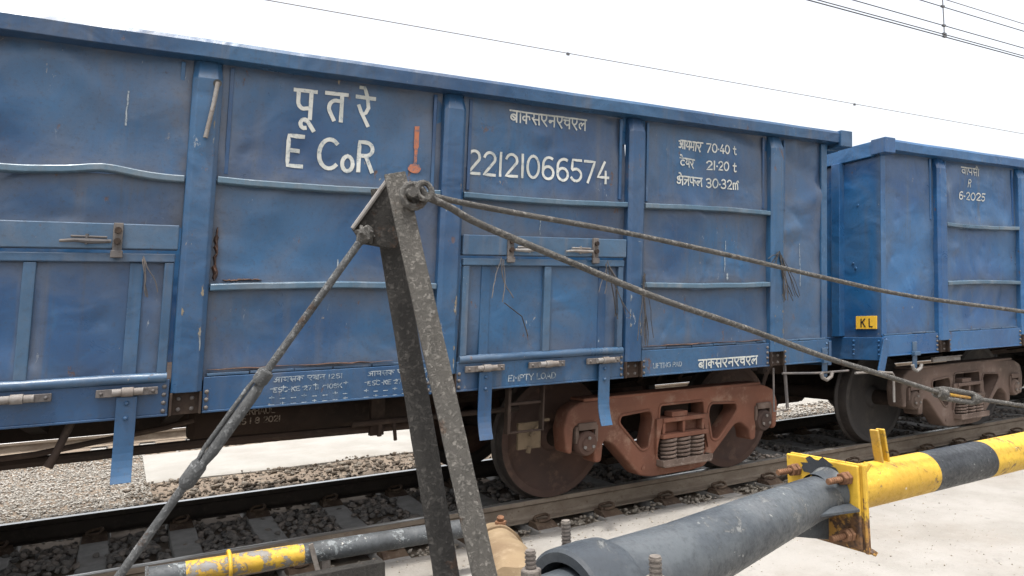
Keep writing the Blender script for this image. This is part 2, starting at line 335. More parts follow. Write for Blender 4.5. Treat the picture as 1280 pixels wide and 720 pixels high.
# ------------------------------------------------------------------ hand-painted lettering: strokes per glyph, height 1
def arc(cx, cy, rx, ry, a0, a1, n=12):
    return [(cx+rx*math.cos(math.radians(a0+(a1-a0)*i/n)), cy+ry*math.sin(math.radians(a0+(a1-a0)*i/n))) for i in range(n+1)]
G = {
 '0': (.62, [arc(.28, .5, .24, .46, 90, 450, 22)]), '1': (.26, [[(.1, .02), (.1, .98)]]),
 '2': (.60, [arc(.27, .70, .21, .26, 165, -20)+[(.06, .04), (.50, .04)]]),
 '3': (.58, [arc(.24, .73, .19, .23, 150, -80)+[(.2, .51)], [(.2, .51)]+arc(.24, .27, .23, .25, 85, -150)]),
 '4': (.62, [[(.36, .98), (.04, .28), (.54, .28)], [(.40, .55), (.40, .02)]]),
 '5': (.60, [[(.48, .96), (.10, .96), (.08, .55)]+arc(.25, .30, .23, .27, 130, -150)]),
 '6': (.62, [arc(.34, .62, .26, .35, 60, 180)+arc(.29, .30, .22, .27, 180, 540, 20)]),
 '7': (.58, [[(.04, .96), (.48, .96), (.18, .02)]]), '8': (.6, [arc(.27, .72, .19, .24, 90, 450, 16), arc(.27, .27, .23, .25, 90, 450, 16)]),
 '.': (.20, [[(.06, .42), (.12, .42)]]), '-': (.36, [[(.04, .45), (.26, .45)]]), '_': (.5, [[(.04, .1), (.4, .1)]]), ' ': (.35, []),
 '+': (.45, [[(.02, .3), (.38, .3)], [(.2, .12), (.2, .5)]]),
 'E': (.62, [[(.50, .96), (.06, .96), (.06, .04), (.50, .04)], [(.06, .52), (.38, .52)]]),
 'C': (.72, [arc(.36, .5, .32, .46, 48, 312, 18)]), 'o': (.52, [arc(.22, .24, .17, .24, 90, 450, 16)]),
 'R': (.62, [[(.06, .02), (.06, .96), (.26, .96)]+arc(.26, .74, .24, .22, 90, -90, 10)+[(.06, .52)], [(.28, .52), (.50, .02)]]),
 'O': (.7, [arc(.32, .5, .27, .46, 90, 450, 20)]), 'V': (.6, [[(.02, .98), (.28, .02), (.54, .98)]]),
 'H': (.62, [[(.06, 0), (.06, 1)], [(.5, 0), (.5, 1)], [(.06, .5), (.5, .5)]]), 'A': (.62, [[(.02, 0), (.28, .98), (.54, 0)], [(.12, .33), (.44, .33)]]),
 'U': (.62, [[(.06, 1), (.06, .3)]+arc(.28, .28, .22, .25, 180, 360)+[(.5, 1)]]), 'L': (.5, [[(.06, 1), (.06, .04), (.44, .04)]]),
 'I': (.22, [[(.08, 0), (.08, 1)]]), 'F': (.55, [[(.06, 0), (.06, .96), (.48, .96)], [(.06, .52), (.38, .52)]]), 'T': (.56, [[(.0, .96), (.52, .96)], [(.26, .96), (.26, 0)]]),
 'N': (.64, [[(.06, 0), (.06, 1), (.52, 0), (.52, 1)]]), 'G': (.7, [arc(.36, .5, .32, .46, 48, 360, 18)+[(.42, .5)]]), 'P': (.58, [[(.06, 0), (.06, .96), (.26, .96)]+arc(.26, .72, .24, .24, 90, -90, 10)+[(.06, .48)]]),
 'D': (.64, [[(.06, .04), (.06, .96), (.2, .96)]+arc(.2, .5, .33, .46, 90, -90, 12)+[(.06, .04)]]), 'M': (.72, [[(.06, 0), (.06, 1), (.32, .4), (.58, 1), (.58, 0)]]),
 'Y': (.6, [[(.02, 1), (.28, .5), (.54, 1)], [(.28, .5), (.28, 0)]]), 'S': (.58, [arc(.27, .73, .21, .23, 40, 250)+arc(.27, .27, .22, .25, 80, -140)]),
 'K': (.6, [[(.06, 0), (.06, 1)], [(.5, 1), (.08, .45)], [(.2, .58), (.52, 0)]]), 'J': (.5, [[(.4, 1), (.4, .25)]+arc(.22, .22, .18, .2, 0, -180)]),
 't': (.5, [[(.18, .95), (.18, .2)]+arc(.30, .18, .12, .15, 180, 320, 6), [(.02, .66), (.36, .66)]]),
 'm': (.62, [[(.06, 0), (.06, .68)], arc(.17, .5, .11, .2, 180, 0, 6)+[(.28, 0)], arc(.39, .5, .11, .2, 180, 0, 6)+[(.50, 0)], [(.44, .82), (.56, .98), (.6, .80)]]),
 # Devanagari
 'pa': (.80, [[(-.02, 1), (.78, 1)], [(.12, 1), (.12, .62)]+arc(.34, .60, .22, .26, 180, 290, 8)+[(.58, .38)], [(.60, 1), (.60, 0)]]),
 'UU': (0, [[(-.32, -.09)]+arc(-.42, -.22, .14, .16, 60, 290, 10), [(-.42, -.08), (-.28, -.14), (-.06, -.44)]]),
 'ta': (.84, [[(0, 1), (.82, 1)], [(.62, 1), (.62, 0)], [(.62, .74)]+arc(.40, .46, .27, .29, 75, 200, 8)+[(.34, .02)]]),
 'ra': (.74, [[(0, 1), (.74, 1)], [(.44, 1), (.50, .62), (.40, .42), (.26, .36)], [(.10, .66), (.20, .44), (.50, -.06)]]),
 'EE': (0, [[(-.62, 1.36), (-.46, 1.36), (-.40, 1.24), (-.32, 1.0)]]),
 'ba': (.72, [[(0, 1), (.72, 1)], [(.58, 1), (.58, 0)], arc(.32, .42, .24, .25, 20, 380, 14), [(.14, .58), (.5, .28)]]),
 'va': (.72, [[(0, 1), (.72, 1)], [(.58, 1), (.58, 0)], arc(.32, .42, .24, .25, 20, 380, 14)]),
 'AA': (.34, [[(0, 1), (.34, 1)], [(.18, 1), (.18, 0)]]),
 'ka': (.80, [[(0, 1), (.80, 1)], [(.36, 1), (.36, 0)], [(.36, .66)]+arc(.22, .46, .16, .18, 70, 290, 8)+[(.36, .34)], [(.36, .66), (.62, .66), (.66, .4)]]),
 'sa': (.80, [[(0, 1), (.80, 1)], [(.20, 1), (.24, .66), (.06, .54)], [(.08, .58), (.40, 0)], [(.2, .46), (.66, .46)], [(.66, 1), (.66, 0)]]),
 'e': (.70, [[(0, 1), (.70, 1)], [(.12, 1), (.12, .58), (.54, -.04)], [(.54, 1), (.54, .66), (.42, .46), (.24, .42)]]),
 'na': (.68, [[(0, 1), (.68, 1)], [(.54, 1), (.54, 0)], [(.54, .52), (.2, .52)], arc(.16, .44, .09, .1, 0, 360, 8)]),
 'ca': (.68, [[(0, 1), (.68, 1)], [(.54, 1), (.54, 0)], [(.02, .76), (.54, .76)], [(.18, .76), (.10, .46), (.30, .28), (.54, .42)]]),
 'la': (.78, [[(0, 1), (.78, 1)], [(.64, 1), (.64, 0)], [(.64, .6), (.48, .66), (.36, .44), (.30, .40)], [(.40, .5), (.26, .68), (.08, .5), (.10, .24), (.22, .1)]]),
 'aa': (1.0, [[(.3, 1), (1.0, 1)], arc(.16, .74, .16, .16, 130, -80, 8), arc(.16, .34, .20, .24, 80, -130, 8), [(.2, .56), (.58, .56)], [(.58, 1), (.58, 0)], [(.86, 1), (.86, 0)]]),
 'ya': (.70, [[(0, 1), (.70, 1)], [(.56, 1), (.56, 0)], [(.10, .96), (.26, .84), (.22, .62), (.08, .50), (.22, .30), (.56, .42)]]),
 'bha': (.76, [[(.36, 1), (.76, 1)], [(.60, 1), (.60, 0)], [(.02, .92), (.14, 1.0), (.20, .82), (.20, .38), (.60, .38)], arc(.14, .34, .08, .09, 0, 360, 8)]),
 'tta': (.66, [[(0, 1), (.66, 1)], [(.34, 1), (.34, .78)], [(.54, .70), (.34, .78)]+arc(.34, .44, .24, .30, 100, 300, 10)+[(.56, .22)]]),
 'ksha': (.86, [[(.3, 1), (.86, 1)], [(.70, 1), (.70, 0)], arc(.20, .78, .13, .15, 90, 400, 10), arc(.24, .38, .20, .22, 120, -160, 10), [(.30, .58), (.70, .58)]]),
 'tra': (.72, [[(0, 1), (.72, 1)], [(.58, 1), (.58, 0)], [(.08, .62), (.58, .62)], [(.46, .62), (.10, .12)]]),
 'pha': (.95, [[(-.02, 1), (.95, 1)], [(.12, 1), (.12, .62)]+arc(.32, .60, .20, .24, 180, 290, 8)+[(.52, .40)], [(.54, 1), (.54, 0)], [(.54, .62), (.78, .66), (.80, .36)]]),
 'II': (.34, [[(0, 1), (.34, 1)], [(.18, 1), (.18, 0)], [(-.34, 1.02), (-.30, 1.28), (-.04, 1.34), (.16, 1.0)]]),
 'halfsa': (.62, [[(0, 1), (.62, 1)], [(.20, 1), (.24, .66), (.06, .54)], [(.08, .58), (.40, 0)], [(.2, .46), (.6, .46)]]),
}
BOX = ['ba', 'AA', 'ka', 'sa', 'e', 'na', 'e', 'ca', 'e', 'la']
def lettering(name, seq, x, z, h, width, sw, yfun, parent, mat, slant=0, drop=0, jit=.012, label=None, gap=1.):
    """seq of glyph keys painted from x, base line z, letter height h, line width `width`"""
    tot = sum(G[g][0]*(1 if G[g][0] == 0 else gap) for g in seq); sx = width/tot
    b = MB(); cx = 0.; n = 0; r = random.Random(len(seq)*7+int(h*1000))
    for g in seq:
        gw, strokes = G[g]; jz = r.uniform(-jit, jit)*h
        for st in strokes:
            pts = [Vector((x+(cx+px)*sx+slant*pz*h, z+jz+pz*h+drop*(cx+px)*sx)) for px, pz in st]
            # subdivide
            q = [pts[0]]
            for a, c in zip(pts, pts[1:]):
                m = max(1, int((c-a).length/.03)); q += [a+(c-a)*k/m for k in range(1, m+1)]
            L = []; 
            for i, p in enumerate(q):
                d = q[min(i+1, len(q)-1)]-q[max(i-1, 0)]
                if d.length < 1e-6: d = Vector((1, 0))
                d.normalize(); nn = Vector((-d.y, d.x))
                pp = p if 0 < i < len(q)-1 else p+d*(sw*.35 if i else -sw*.35)
                ww = sw/2*(1+r.uniform(-.06, .06))
                L.append((pp+nn*ww, pp-nn*ww))
            off = .0040+.00025*(n % 8); n += 1
            vs = []
            for a, c in L:
                for p in (a, c): vs.append((p.x, yfun(p.x, p.y)-off, p.y))
            b.add(vs, [(2*i, 2*i+1, 2*i+3, 2*i+2) for i in range(len(L)-1)])
        cx += gw*gap
    return b.build(name, mat, parent, label=label)

# ------------------------------------------------------------------ wagon
def dent_field(seed, amp=1.):
    r = random.Random(seed); D = []
    for _ in range(46):
        D.append((r.uniform(-6, 6), r.uniform(1.2, 3.1), r.uniform(.05, .30), r.uniform(.05, .24), r.choice([1, -1])*r.uniform(.010, .030)*amp, r.uniform(0, PI)))
    SM = [(r.uniform(-6, 6), r.uniform(1.2, 3.1), r.uniform(.025, .12), r.uniform(0, PI), r.choice([1, -1, 1])*r.uniform(.006, .016)) for _ in range(80)]
    CR = SM+list(CREASE)
    def f(x, z):
        y = .014*amp*noise.noise(Vector((x*1.7, z*1.9, seed*3.1)))+.008*amp*noise.noise(Vector((x*5, z*4, seed*1.7)))
        for cx, cz, sx, sz, a, an in D:
            dx, dz = x-cx, z-cz
            if abs(dx) > 1 or abs(dz) > 1: continue
            u = dx*math.cos(an)+dz*math.sin(an); v = -dx*math.sin(an)+dz*math.cos(an)
            y += a*math.exp(-(u/sx)**2-(v/sz)**2)
        # sharp creases
        for cx, cz, L, an, a in CR:
            dx, dz = x-cx, z-cz
            u = dx*math.cos(an)+dz*math.sin(an); v = -dx*math.sin(an)+dz*math.cos(an)
            if abs(u) < L and abs(v) < .2: y += a*(1-(u/L)**2)*math.exp(-abs(v)/(.018+.12*L))
        return y
    return f
CREASE = []
def grid_panel(name, x0, x1, z0, z1, yf, mat, parent, step=.025, label=None):
    nx = max(2, int((x1-x0)/step)); nz = max(2, int((z1-z0)/step))
    vs = []; dirt = []
    for j in range(nz+1):
        for i in range(nx+1):
            x = x0+(x1-x0)*i/nx; z = z0+(z1-z0)*j/nz
            vs.append((x, yf(x, z), z))
            e = min(x-x0, x1-x); e2 = min(z1-z, (z-z0)*1.0)
            n_ = .5+.5*noise.noise(Vector((x*3, z*3, 4)))
            dirt.append(max(math.exp(-e/(.08+.12*n_)), .9*math.exp(-e2/(.05+.06*n_))))
    fs = [(j*(nx+1)+i, j*(nx+1)+i+1, (j+1)*(nx+1)+i+1, (j+1)*(nx+1)+i) for j in range(nz) for i in range(nx)]
    me = bpy.data.meshes.new(name); me.from_pydata(vs, [], fs); me.materials.append(mat)
    a = me.attributes.new('dirt', 'FLOAT', 'POINT'); a.data.foreach_set('value', dirt)
    me.shade_smooth()
    return link(name, me, parent, label=label)

def ring_rivets(mb, pts, r=.013, h=.012):
    for x, y, z in pts: mb.lathe((x, y, z), (0, -1, 0), [(0, r), (h*.6, r*.85), (h, r*.4), (h*1.05, .0005)], 8)

def wheel_mesh(matweb):
    b = MB()
    b.cur = 0   # web outside: dished disc, then hub
    b.lathe((0, 0, 0), (0, 1, 0), [(-.012, .0), (-.012, .085), (-.005, .10), (.035, .125), (.052, .20), (.040, .33), (.028, .405), (.012, .428), (.001, .440), (0, .485), (.001, .494)], 64)
    b.cur = 1   # rim, tread, flange
    b.lathe((0, 0, 0), (0, 1, 0), [(-.0005, .492), (.006, .497), (.095, .503), (.105, .512), (.115, .527), (.128, .528), (.137, .515), (.137, .43), (.10, .41)], 96)
    b.cur = 0
    b.lathe((0, 0, 0), (0, 1, 0), [(.10, .41), (.075, .38), (.08, .2), (.12, .12), (.16, .10)], 48)
    return b
def bogie(parent, X, frame_mat, web_mat, X_wagon_label, detail=True):
    """local x centre X; local y measured from wagon side plane; wheels on rails"""
    YR = DN-DS
    loops = [rounded([(-1.04, .815), (-.5, .835), (.45, .835), (.98, .815), (1.12, .76), (1.17, .63), (1.15, .42), (1.095, .40), (1.085, .635), (.905, .635), (.885, .33), (.815, .33), (.80, .43), (.70, .50), (.63, .49), (.27, .165), (.12, .150), (-.30, .150), (-.43, .175), (-.72, .47), (-.80, .50), (-.815, .33), (-.885, .33), (-.905, .635), (-1.085, .635), (-1.095, .42), (-1.15, .44), (-1.18, .62), (-1.14, .76)], .035, 3),
             rounded([(-.64, .68), (-.33, .70), (-.30, .62), (-.35, .385), (-.42, .375), (-.655, .62)], .05, 4),
             rounded([(-.235, .73), (.255, .73), (.285, .30), (.20, .245), (-.20, .245), (-.265, .30)], .03, 3),
             rounded([(.64, .68), (.33, .70), (.30, .62), (.35, .385), (.42, .375), (.655, .62)], .05, 4)]
    loops = [[(x+X, z) for x, z in lp] for lp in loops]
    bo = curve_plate('bogie', loops, .26, .44, frame_mat, parent, .018)
    # raised lips round the openings
    for lp in loops[1:]:
        b = MB(); b.tube([(x, .262, z) for x, z in lp]+[(lp[0][0], .262, lp[0][1])], .011, 8, False); b.build('window_lip', frame_mat, bo, smooth=True)
    b = MB(); b.bar((X-1.0, .36, .83), (X+.94, .36, .83), .025, .20, (0, 0, 1)); b.build('top_flange', frame_mat, bo, bevel=.008)
    for s in (-1, 1):
        b = MB(); b.lathe((X+(.31 if s > 0 else -.40), .262, .235), (0, -1, 0), [(0, .02), (.008, .018), (.012, .0005)], 12); b.build('rivet', frame_mat, bo, smooth=True)
    # far side frame and bolster, axles
    b = MB(); b.box(X-1.1, X+1.1, YR*2+GAUGE-.42, YR*2+GAUGE-.28, .62, .82); b.box(X-.35, X+.35, YR*2+GAUGE-.42, YR*2+GAUGE-.28, .16, .62)
    b.bar((X-1.0, YR*2+GAUGE-.35, .65), (X-.35, YR*2+GAUGE-.35, .22), .14, .14); b.bar((X+1.0, YR*2+GAUGE-.35, .65), (X+.35, YR*2+GAUGE-.35, .22), .14, .14)
    b.build('far_side_frame', frame_mat, bo, bevel=.01)
    b = MB(); b.box(X-.21, X+.21, .40, YR*2+GAUGE-.42, .47, .72); b.build('bolster', M['dark'], bo, bevel=.01)
    # bolster end with pockets
    b = MB(); y0 = .215
    b.box(X-.225, X+.235, y0, .40, .585, .62); b.box(X-.245, X+.255, y0-.02, .40, .455, .49)
    for xx in (-.225, -.01, .205): b.box(X+xx, X+xx+.028, y0+.01, .40, .49, .585)
    b.box(X-.20, X+.22, .30, .40, .49, .585); b.box(X-.12, X+.05, y0+.02, .34, .62, .665)
    b.build('bolster_end', M['redox2'] if frame_mat is M['redox2'] else M['redox'], bo, bevel=.006)
    for s in (-1, 1):
        b = MB(); b.add([(X+s*.215, .23, .62), (X+s*.285, .23, .62), (X+s*.285, .23, .33), (X+s*.215, .33, .62), (X+s*.285, .33, .62), (X+s*.285, .33, .33)],
                        [(0, 1, 2), (3, 5, 4), (0, 3, 4, 1), (1, 4, 5, 2), (2, 5, 3, 0)]); b.build('friction_wedge', frame_mat, bo, bevel=.004)
    # spring seat
    b = MB(); b.box(X-.25, X+.27, .17, .40, .228, .246); b.bar((X-.25, .18, .262), (X+.27, .18, .262), .05, .014, (0, 0, 1)); b.bar((X-.255, .17, .262), (X-.255, .40, .262), .05, .012); b.bar((X+.275, .17, .262), (X+.275, .40, .262), .05, .012)
    b.build('spring_seat', M['spring'], bo, bevel=.003)
    # coil springs
    hp = [(0.062*math.cos(2*PI*i/14), 0.062*math.sin(2*PI*i/14), .252+.195*(i/14)/6.0) for i in range(int(14*6)+1)]
    b = MB(); b.tube(hp, .0125, 8); sm = b.build('coil_spring', M['spring'], bo, smooth=True, loc=(X-.145, .25, 0)); first = True
    for r_, y in enumerate((.25, .37)):
        for xx in (-.145, .005, .155):
            if first: first = False; continue
            c = sm.copy(); COL.objects.link(c); c.location = (X+xx, y, 0); c.parent = bo
    # wheels, axles
    wm = wheel_mesh(web_mat).build('wheel', [web_mat, M['tread']], bo, smooth=True, loc=(X-1, YR-.065, .5))
    c = wm.copy(); COL.objects.link(c); c.location = (X+1, YR-.065, .5); c.parent = bo
    wf = wheel_mesh(web_mat)
    for i, v in enumerate(wf.v): wf.v[i] = (v[0], -v[1], v[2])
    wfo = wf.build('wheel', [web_mat, M['tread']], bo, smooth=True, loc=(X-1, YR+GAUGE+.065, .5))
    c = wfo.copy(); COL.objects.link(c); c.location = (X+1, YR+GAUGE+.065, .5); c.parent = bo
    for s in (-1, 1):
        b = MB(); b.tube([(X+s, .30, .5), (X+s, YR*2+GAUGE-.3, .5)], .082, 20); b.build('axle', M['dark'], bo, smooth=True)
        # bearing adapter and cap
        b = MB(); s_x = s*.97; b.box(X+s_x-.085, X+s_x+.085, .235, .40, .60, .655); b.box(X+s_x-.105, X+s_x-.075, .245, .40, .50, .63); b.box(X+s_x+.075, X+s_x+.105, .245, .40, .50, .63)
        b.build('bearing_adapter', M['redox2'], bo, bevel=.005)
        b = MB(); b.lathe((X+s*.97, 0, .495), (0, 1, 0), [(.215, .0), (.215, .052), (.228, .058), (.232, .085), (.248, .096), (.28, .10), (.40, .10)], 36)
        cap = b.build('bearing_cap', M['wheel'] if frame_mat is M['redox'] else M['redox2'], bo, smooth=True)
        for k in range(3):
            an = math.radians(90+120*k); cx, cz = X+s*.97+.045*math.cos(an), .495+.045*math.sin(an)
            b = MB(); b.hexa((cx, .218, cz), (0, -1, 0), .014, .014); o = b.build('cap_bolt', M['fitlight'], bo, bevel=.002)
    return bo

def door(parent, xc, yf, lab=None, P='panel', Fm='blue', wires=0):
    """drop door centred at xc: plate, frame bars, hinges, stop straps, latches"""
    x0, x1, z0, z1 = xc-.69, xc+.69, 1.185, 1.915
    YP = .055
    d = grid_panel('door', x0, x1, z0, z1, lambda x, z: YP+.8*(yf(x, z)-.07), M[P], parent, .03, lab)
    # thickness of the door edge
    def fr(name, mb): return mb.build(name, M['bluegrey'], d, bevel=.006)
    b = MB(); b.box(x0, x1, YP-.034, YP+.012, z1-.05, z1); fr('top_bar', b)
    b = MB(); b.tube([(x0, YP-.018, z0+.03), (x0+.45, YP-.020, z0+.032), (xc, YP-.018, z0+.030), (x1-.3, YP-.022, z0+.033), (x1, YP-.018, z0+.03)], .030, 10); b.build('bottom_bar', M['bluegrey'], d, smooth=True)
    for a in (x0+.003, x1-.053):
        b = MB(); b.box(a, a+.05, YP-.030, YP+.014, z0+.055, z1-.052); fr('side_bar', b)
    b = MB(); b.box(xc-.03, xc+.03, YP-.028, YP+.010, z0+.055, z1-.052); fr('middle_bar', b)
    for s in (-1, 1):
        b = MB(); b.box(xc+s*.5-.035, xc+s*.5+.035, YP-.010, YP+.008, z0+.055, z1-.052); b.build('hinge_strap', M['blue'], d, bevel=.003)
    for k, s in enumerate((-1, 0, 1)):
        hx = xc+s*.5; b = MB()
        b.box(hx-.15, hx+.15, -.004, .018, 1.128, 1.170)
        ring_rivets(b, [(hx-.125, -.004, 1.149), (hx+.125, -.004, 1.149)], .010)
        h = b.build('hinge', M['fitting'], parent, bevel=.003)
        b = MB(); b.tube([(hx-.075, -.022, 1.152), (hx-.03, -.022, 1.152)], .020, 10); b.tube([(hx+.03, -.022, 1.152), (hx+.075, -.022, 1.152)], .020, 10); b.tube([(hx-.028, -.022, 1.152), (hx+.028, -.022, 1.152)], .026, 12)
        b.build('hinge_knuckle', M['fitlight'], h, smooth=True)
        if s:
            b = MB(); n = 12; vs = []
            for i in range(n+1):
                z = 1.125-.455*i/n; y = -.012-.05*max(0, (i-7)/5)**2; w_ = .048+.008*math.sin(i)
                w_ = .050
                vs += [(hx-w_, y, z), (hx+w_, y, z), (hx-w_, y+.011, z), (hx+w_, y+.011, z)]
            fs = []
            for i in range(n):
                a = 4*i; fs += [(a, a+1, a+5, a+4), (a+2, a+6, a+7, a+3), (a, a+4, a+6, a+2), (a+1, a+3, a+7, a+5)]
            fs += [(0, 2, 3, 1), (4*n, 4*n+1, 4*n+3, 4*n+2)]
            b.add(vs, fs); ring_rivets(b, [(hx, -.014, 1.09), (hx, -.014, 1.01)], .014)
            b.build('door_stop', M['blue'], parent, bevel=.002)
    # locking beam above
    b = MB(); b.box(xc-.70, xc+.70, .012, .075, 1.937, 2.078); bm_ = b.build('door_beam', M['bluegrey'], parent, bevel=.006)
    for s in (-1, 1):
        lx = xc+s*.375+ (.04 if s < 0 else .02)
        b = MB(); b.box(lx-.024, lx+.024, -.012, .012, 1.885, 2.078); b.box(lx-.030, lx+.030, -.022, .0, 1.885, 1.925)
        b.build('latch_bracket', M['fitting'], bm_, bevel=.004)
        b = MB(); b.tube([(lx, -.010, 1.975), (lx, -.030, 1.975)], .018, 10); b.tube([(lx, -.010, 2.035), (lx, -.030, 2.035)], .018, 10); b.build('latch_pin', M['dark'], bm_, smooth=True)
        e = -1 if s < 0 and xc < 0 or s > 0 else 1
        b = MB(); b.tube([(lx+e*.03, -.012, 1.975), (lx+e*.12, -.018, 1.972), (lx+e*.20, -.014, 1.978), (lx+e*.27, -.012, 1.972)], [.010, .015, .011, .008], 8); b.tube([(lx+e*.05, -.014, 1.995), (lx+e*.22, -.014, 1.998)], .007, 6); b.tube([(lx+e*.145, -.016, 1.955), (lx+e*.145, -.016, 2.012)], .009, 6)
        b.build('latch_hook', M['fitlight'] if xc > 0 else M['fitting'], bm_, smooth=True)
    return d

def wagon(loc, label, xl, xr, posts, doors, ovl, ovr, bogies, P, Fm, frame_mat, web_mat, seed, kink=False):
    W = empty('freight_wagon', loc, label, 'wagon', 'open freight wagons coupled in the train', True)
    den = dent_field(seed); yf = lambda x, z: .07+den(x, z)
    WID = 2*(DN+GAUGE/2-DS)
    HW = .085
    bays = list(zip([xl]+[p+HW for p in posts], [p-HW for p in posts]+[xr]))
    for i, (a, c) in enumerate(bays):
        mid = (a+c)/2; isdoor = any(abs(mid-d) < .2 for d in doors); end = i in (0, len(bays)-1)
        if end: tiers = [(1.20, 3.07)]
        elif isdoor: tiers = [(2.37, 3.07), (2.07, 2.36)]
        else: tiers = [(2.37, 3.07), (1.735, 2.36), (1.20, 1.725)]
        for z0, z1 in tiers: grid_panel('side_panel', a-.005, c+.005, z0, z1, yf, M[P], W)
        if not end:
            for z in ([2.365] if isdoor else [2.365, 1.73]):
                n = 24; b = MB(); vs = []; r = random.Random(seed*100+i*7+int(z*10))
                sag = r.choice([1, -1])*r.uniform(.008, .018)
                for k in range(n+1):
                    x = a+.004+(c-a-.008)*k/n; dz = sag*math.sin(PI*k/n)+.004*noise.noise(Vector((x*4, z, seed)))
                    if kink and isdoor and a < 0: dz = .034*math.exp(-((x+1.28)/.16)**2)-.03*max(0, x+1.1)+.004*noise.noise(Vector((x*7, z, 1)))
                    dy = .004*noise.noise(Vector((x*5, z, 9)))
                    for (y, q) in ((.012+dy, .004), (.012+dy, -.026), (.020+dy, -.030), (.074, -.030), (.074, .018), (.016+dy, .010)): vs.append((x, y, z+q+dz))
                fs = [(6*k+j, 6*k+(j+1) % 6, 6*k+6+(j+1) % 6, 6*k+6+j) for k in range(n) for j in range(6)]+[tuple(range(5, -1, -1)), tuple(6*n+j for j in range(6))]
                b.add(vs, fs); b.build('rib', M['ribpaint'], W, bevel=.003)
        # sill seam strip
        if not isdoor:
            b = MB(); x = a+.02
            while x < c-.03:
                L = min(.18+.1*rnd.random(), c-.02-x); z = 1.205+.006*rnd.random()
                b.box(x, x+L-.006, .036+.012*rnd.random(), .074, z, z+.016); x += L
            b.build('weld_strip', M['bluegrey'], W, bevel=.003)
        # sill
        b = MB(); b.box(a+.003, c-.003, .028, .06, 1.012, 1.204); b.box(a+.003, c-.003, .020, .10, 1.000, 1.014)
        b.build('sill', M[Fm], W, bevel=.004)
    # posts
    b = MB()
    def ring(z, hw, y): return [(-hw, .075, z), (-hw, y+.022, z), (-hw+.028, y, z), (hw-.028, y, z), (hw, y+.022, z), (hw, .075, z)]
    rings = [ring(1.125, HW-.004, 0), ring(2.95, HW-.002, 0), ring(3.066, HW-.012, .042)]
    vs = sum(rings, []); fs = [(6*k+j, 6*k+(j+1) % 6, 6*k+6+(j+1) % 6, 6*k+6+j) for k in range(2) for j in range(6)]+[tuple(range(5, -1, -1)), tuple(12+j for j in range(6))]
    b.add(vs, fs); pm = None
    for p in posts:
        if pm is None: o = b.build('side_post', M[Fm], W, bevel=.004, loc=(p, 0, 0)); pm = o
        else: o = dup_mesh(pm, W, p)
        f = MB(); f.box(p-.078, p+.078, .045, .075, 1.0, 1.125); f.box(p-.083, p-.070, .005, .05, 1.0, 1.125); f.box(p+.070, p+.083, .005, .05, 1.0, 1.125)
        f.build('post_foot', M['dark'], W, bevel=.003)
        f = MB(); ring_rivets(f, [(p+sx*.035, .045, z) for sx in (-1, 1) for z in (1.03, 1.09)]+[(p-HW-.028, .026, z) for z in (1.03, 1.075, 1.12, 1.165)]+[(p+HW+.024, .026, z) for z in (1.03, 1.075, 1.12)])
        f.build('rivet_row', M['fitting'], W, smooth=True)
    for p in posts:
        f = MB(); f.box(p-HW-.03, p+HW+.03, .0765, .082, 2.85, 3.07); f.build('post_backing', M[P], W)
    # weld line down panels beside each post (backing plate edge)
    for p in posts:
        for s in (-1, 1):
            f = MB(); f.box(p+s*.135-.012, p+s*.135+.012, .058, .075, 2.40, 3.05); f.build('backing_strip', M[P], W, bevel=.003)
    # coping: outer channel with sloping face
    b = MB(); n = 60; vs = []
    x0, x1 = xl-ovl, xr+ovr
    for k in range(n+1):
        x = x0+(x1-x0)*k/n; dz = .003*noise.noise(Vector((x*2, 1, seed))); dy = .004*noise.noise(Vector((x*3, 7, seed)))
        for (y, q) in ((-.030+dy, 3.066), (-.035+dy, 3.150), (-.022+dy, 3.176), (.10, 3.180), (.10, 3.066)): vs.append((x, y, q+dz))
    fs = [(5*k+j, 5*k+(j+1) % 5, 5*k+5+(j+1) % 5, 5*k+5+j) for k in range(n) for j in range(5)]+[(4, 3, 2, 1, 0), tuple(5*n+j for j in range(5))]
    b.add(vs, fs); b.build('coping', M[Fm], W, bevel=.004)
    b = MB(); b.box(x0, x1, WID-.10, WID+.02, 3.066, 3.178); b.build('coping', M[Fm], W, bevel=.005)
    for ex, s, ov in ((xl, -1, ovl), (xr, 1, ovr)):
        e0, e1 = sorted((ex-s*.03, ex+s*ov))
        b = MB(); b.box(e0, e1, .101, WID-.101, 3.02, 3.174); b.build('end_coping', M[Fm], W, bevel=.006)
        b = MB(); g0, g1 = sorted((ex+s*(ov-.15), ex+s*(ov+.012))); b.box(g0, g1, -.046, .115, 3.03, 3.186); b.build('coping_corner', M[Fm], W, bevel=.006)
        # end wall, stiffeners, head stock
        grid_end = grid_end_wall(W, ex, s, WID, M[P], seed)
        for yy in (.46, WID-.56):
            b = MB(); b.box(*sorted((ex, ex+s*.09)), yy, yy+.10, 1.2, 3.02); b.build('end_post', M[Fm], W, bevel=.006)
        b = MB(); b.box(*sorted((ex-s*.02, ex+s*.035)), .028, WID-.028, .965, 1.19); b.build('headstock', M[Fm], W, bevel=.005)
        b = MB()
        for yy in (.06, .34):
            for z in (1.02, 1.065, 1.11, 1.155): b.lathe((ex+s*.035, yy, z), (s, 0, 0), [(0, .013), (.008, .011), (.012, .0005)], 8)
        b.build('rivet_row', M[Fm], W, smooth=True)
        b = MB(); ring_rivets(b, [(ex-s*.035, .028, z) for z in (1.03, 1.075, 1.12, 1.165)], .013); b.build('rivet_row', M[Fm], W, smooth=True)
        # corner angle
        b = MB(); b.box(*sorted((ex-s*.075, ex+s*.004)), .050, .075, 1.205, 3.06); b.build('corner_angle', M[Fm], W, bevel=.004)
        # coupler and draw gear
        yc = WID/2
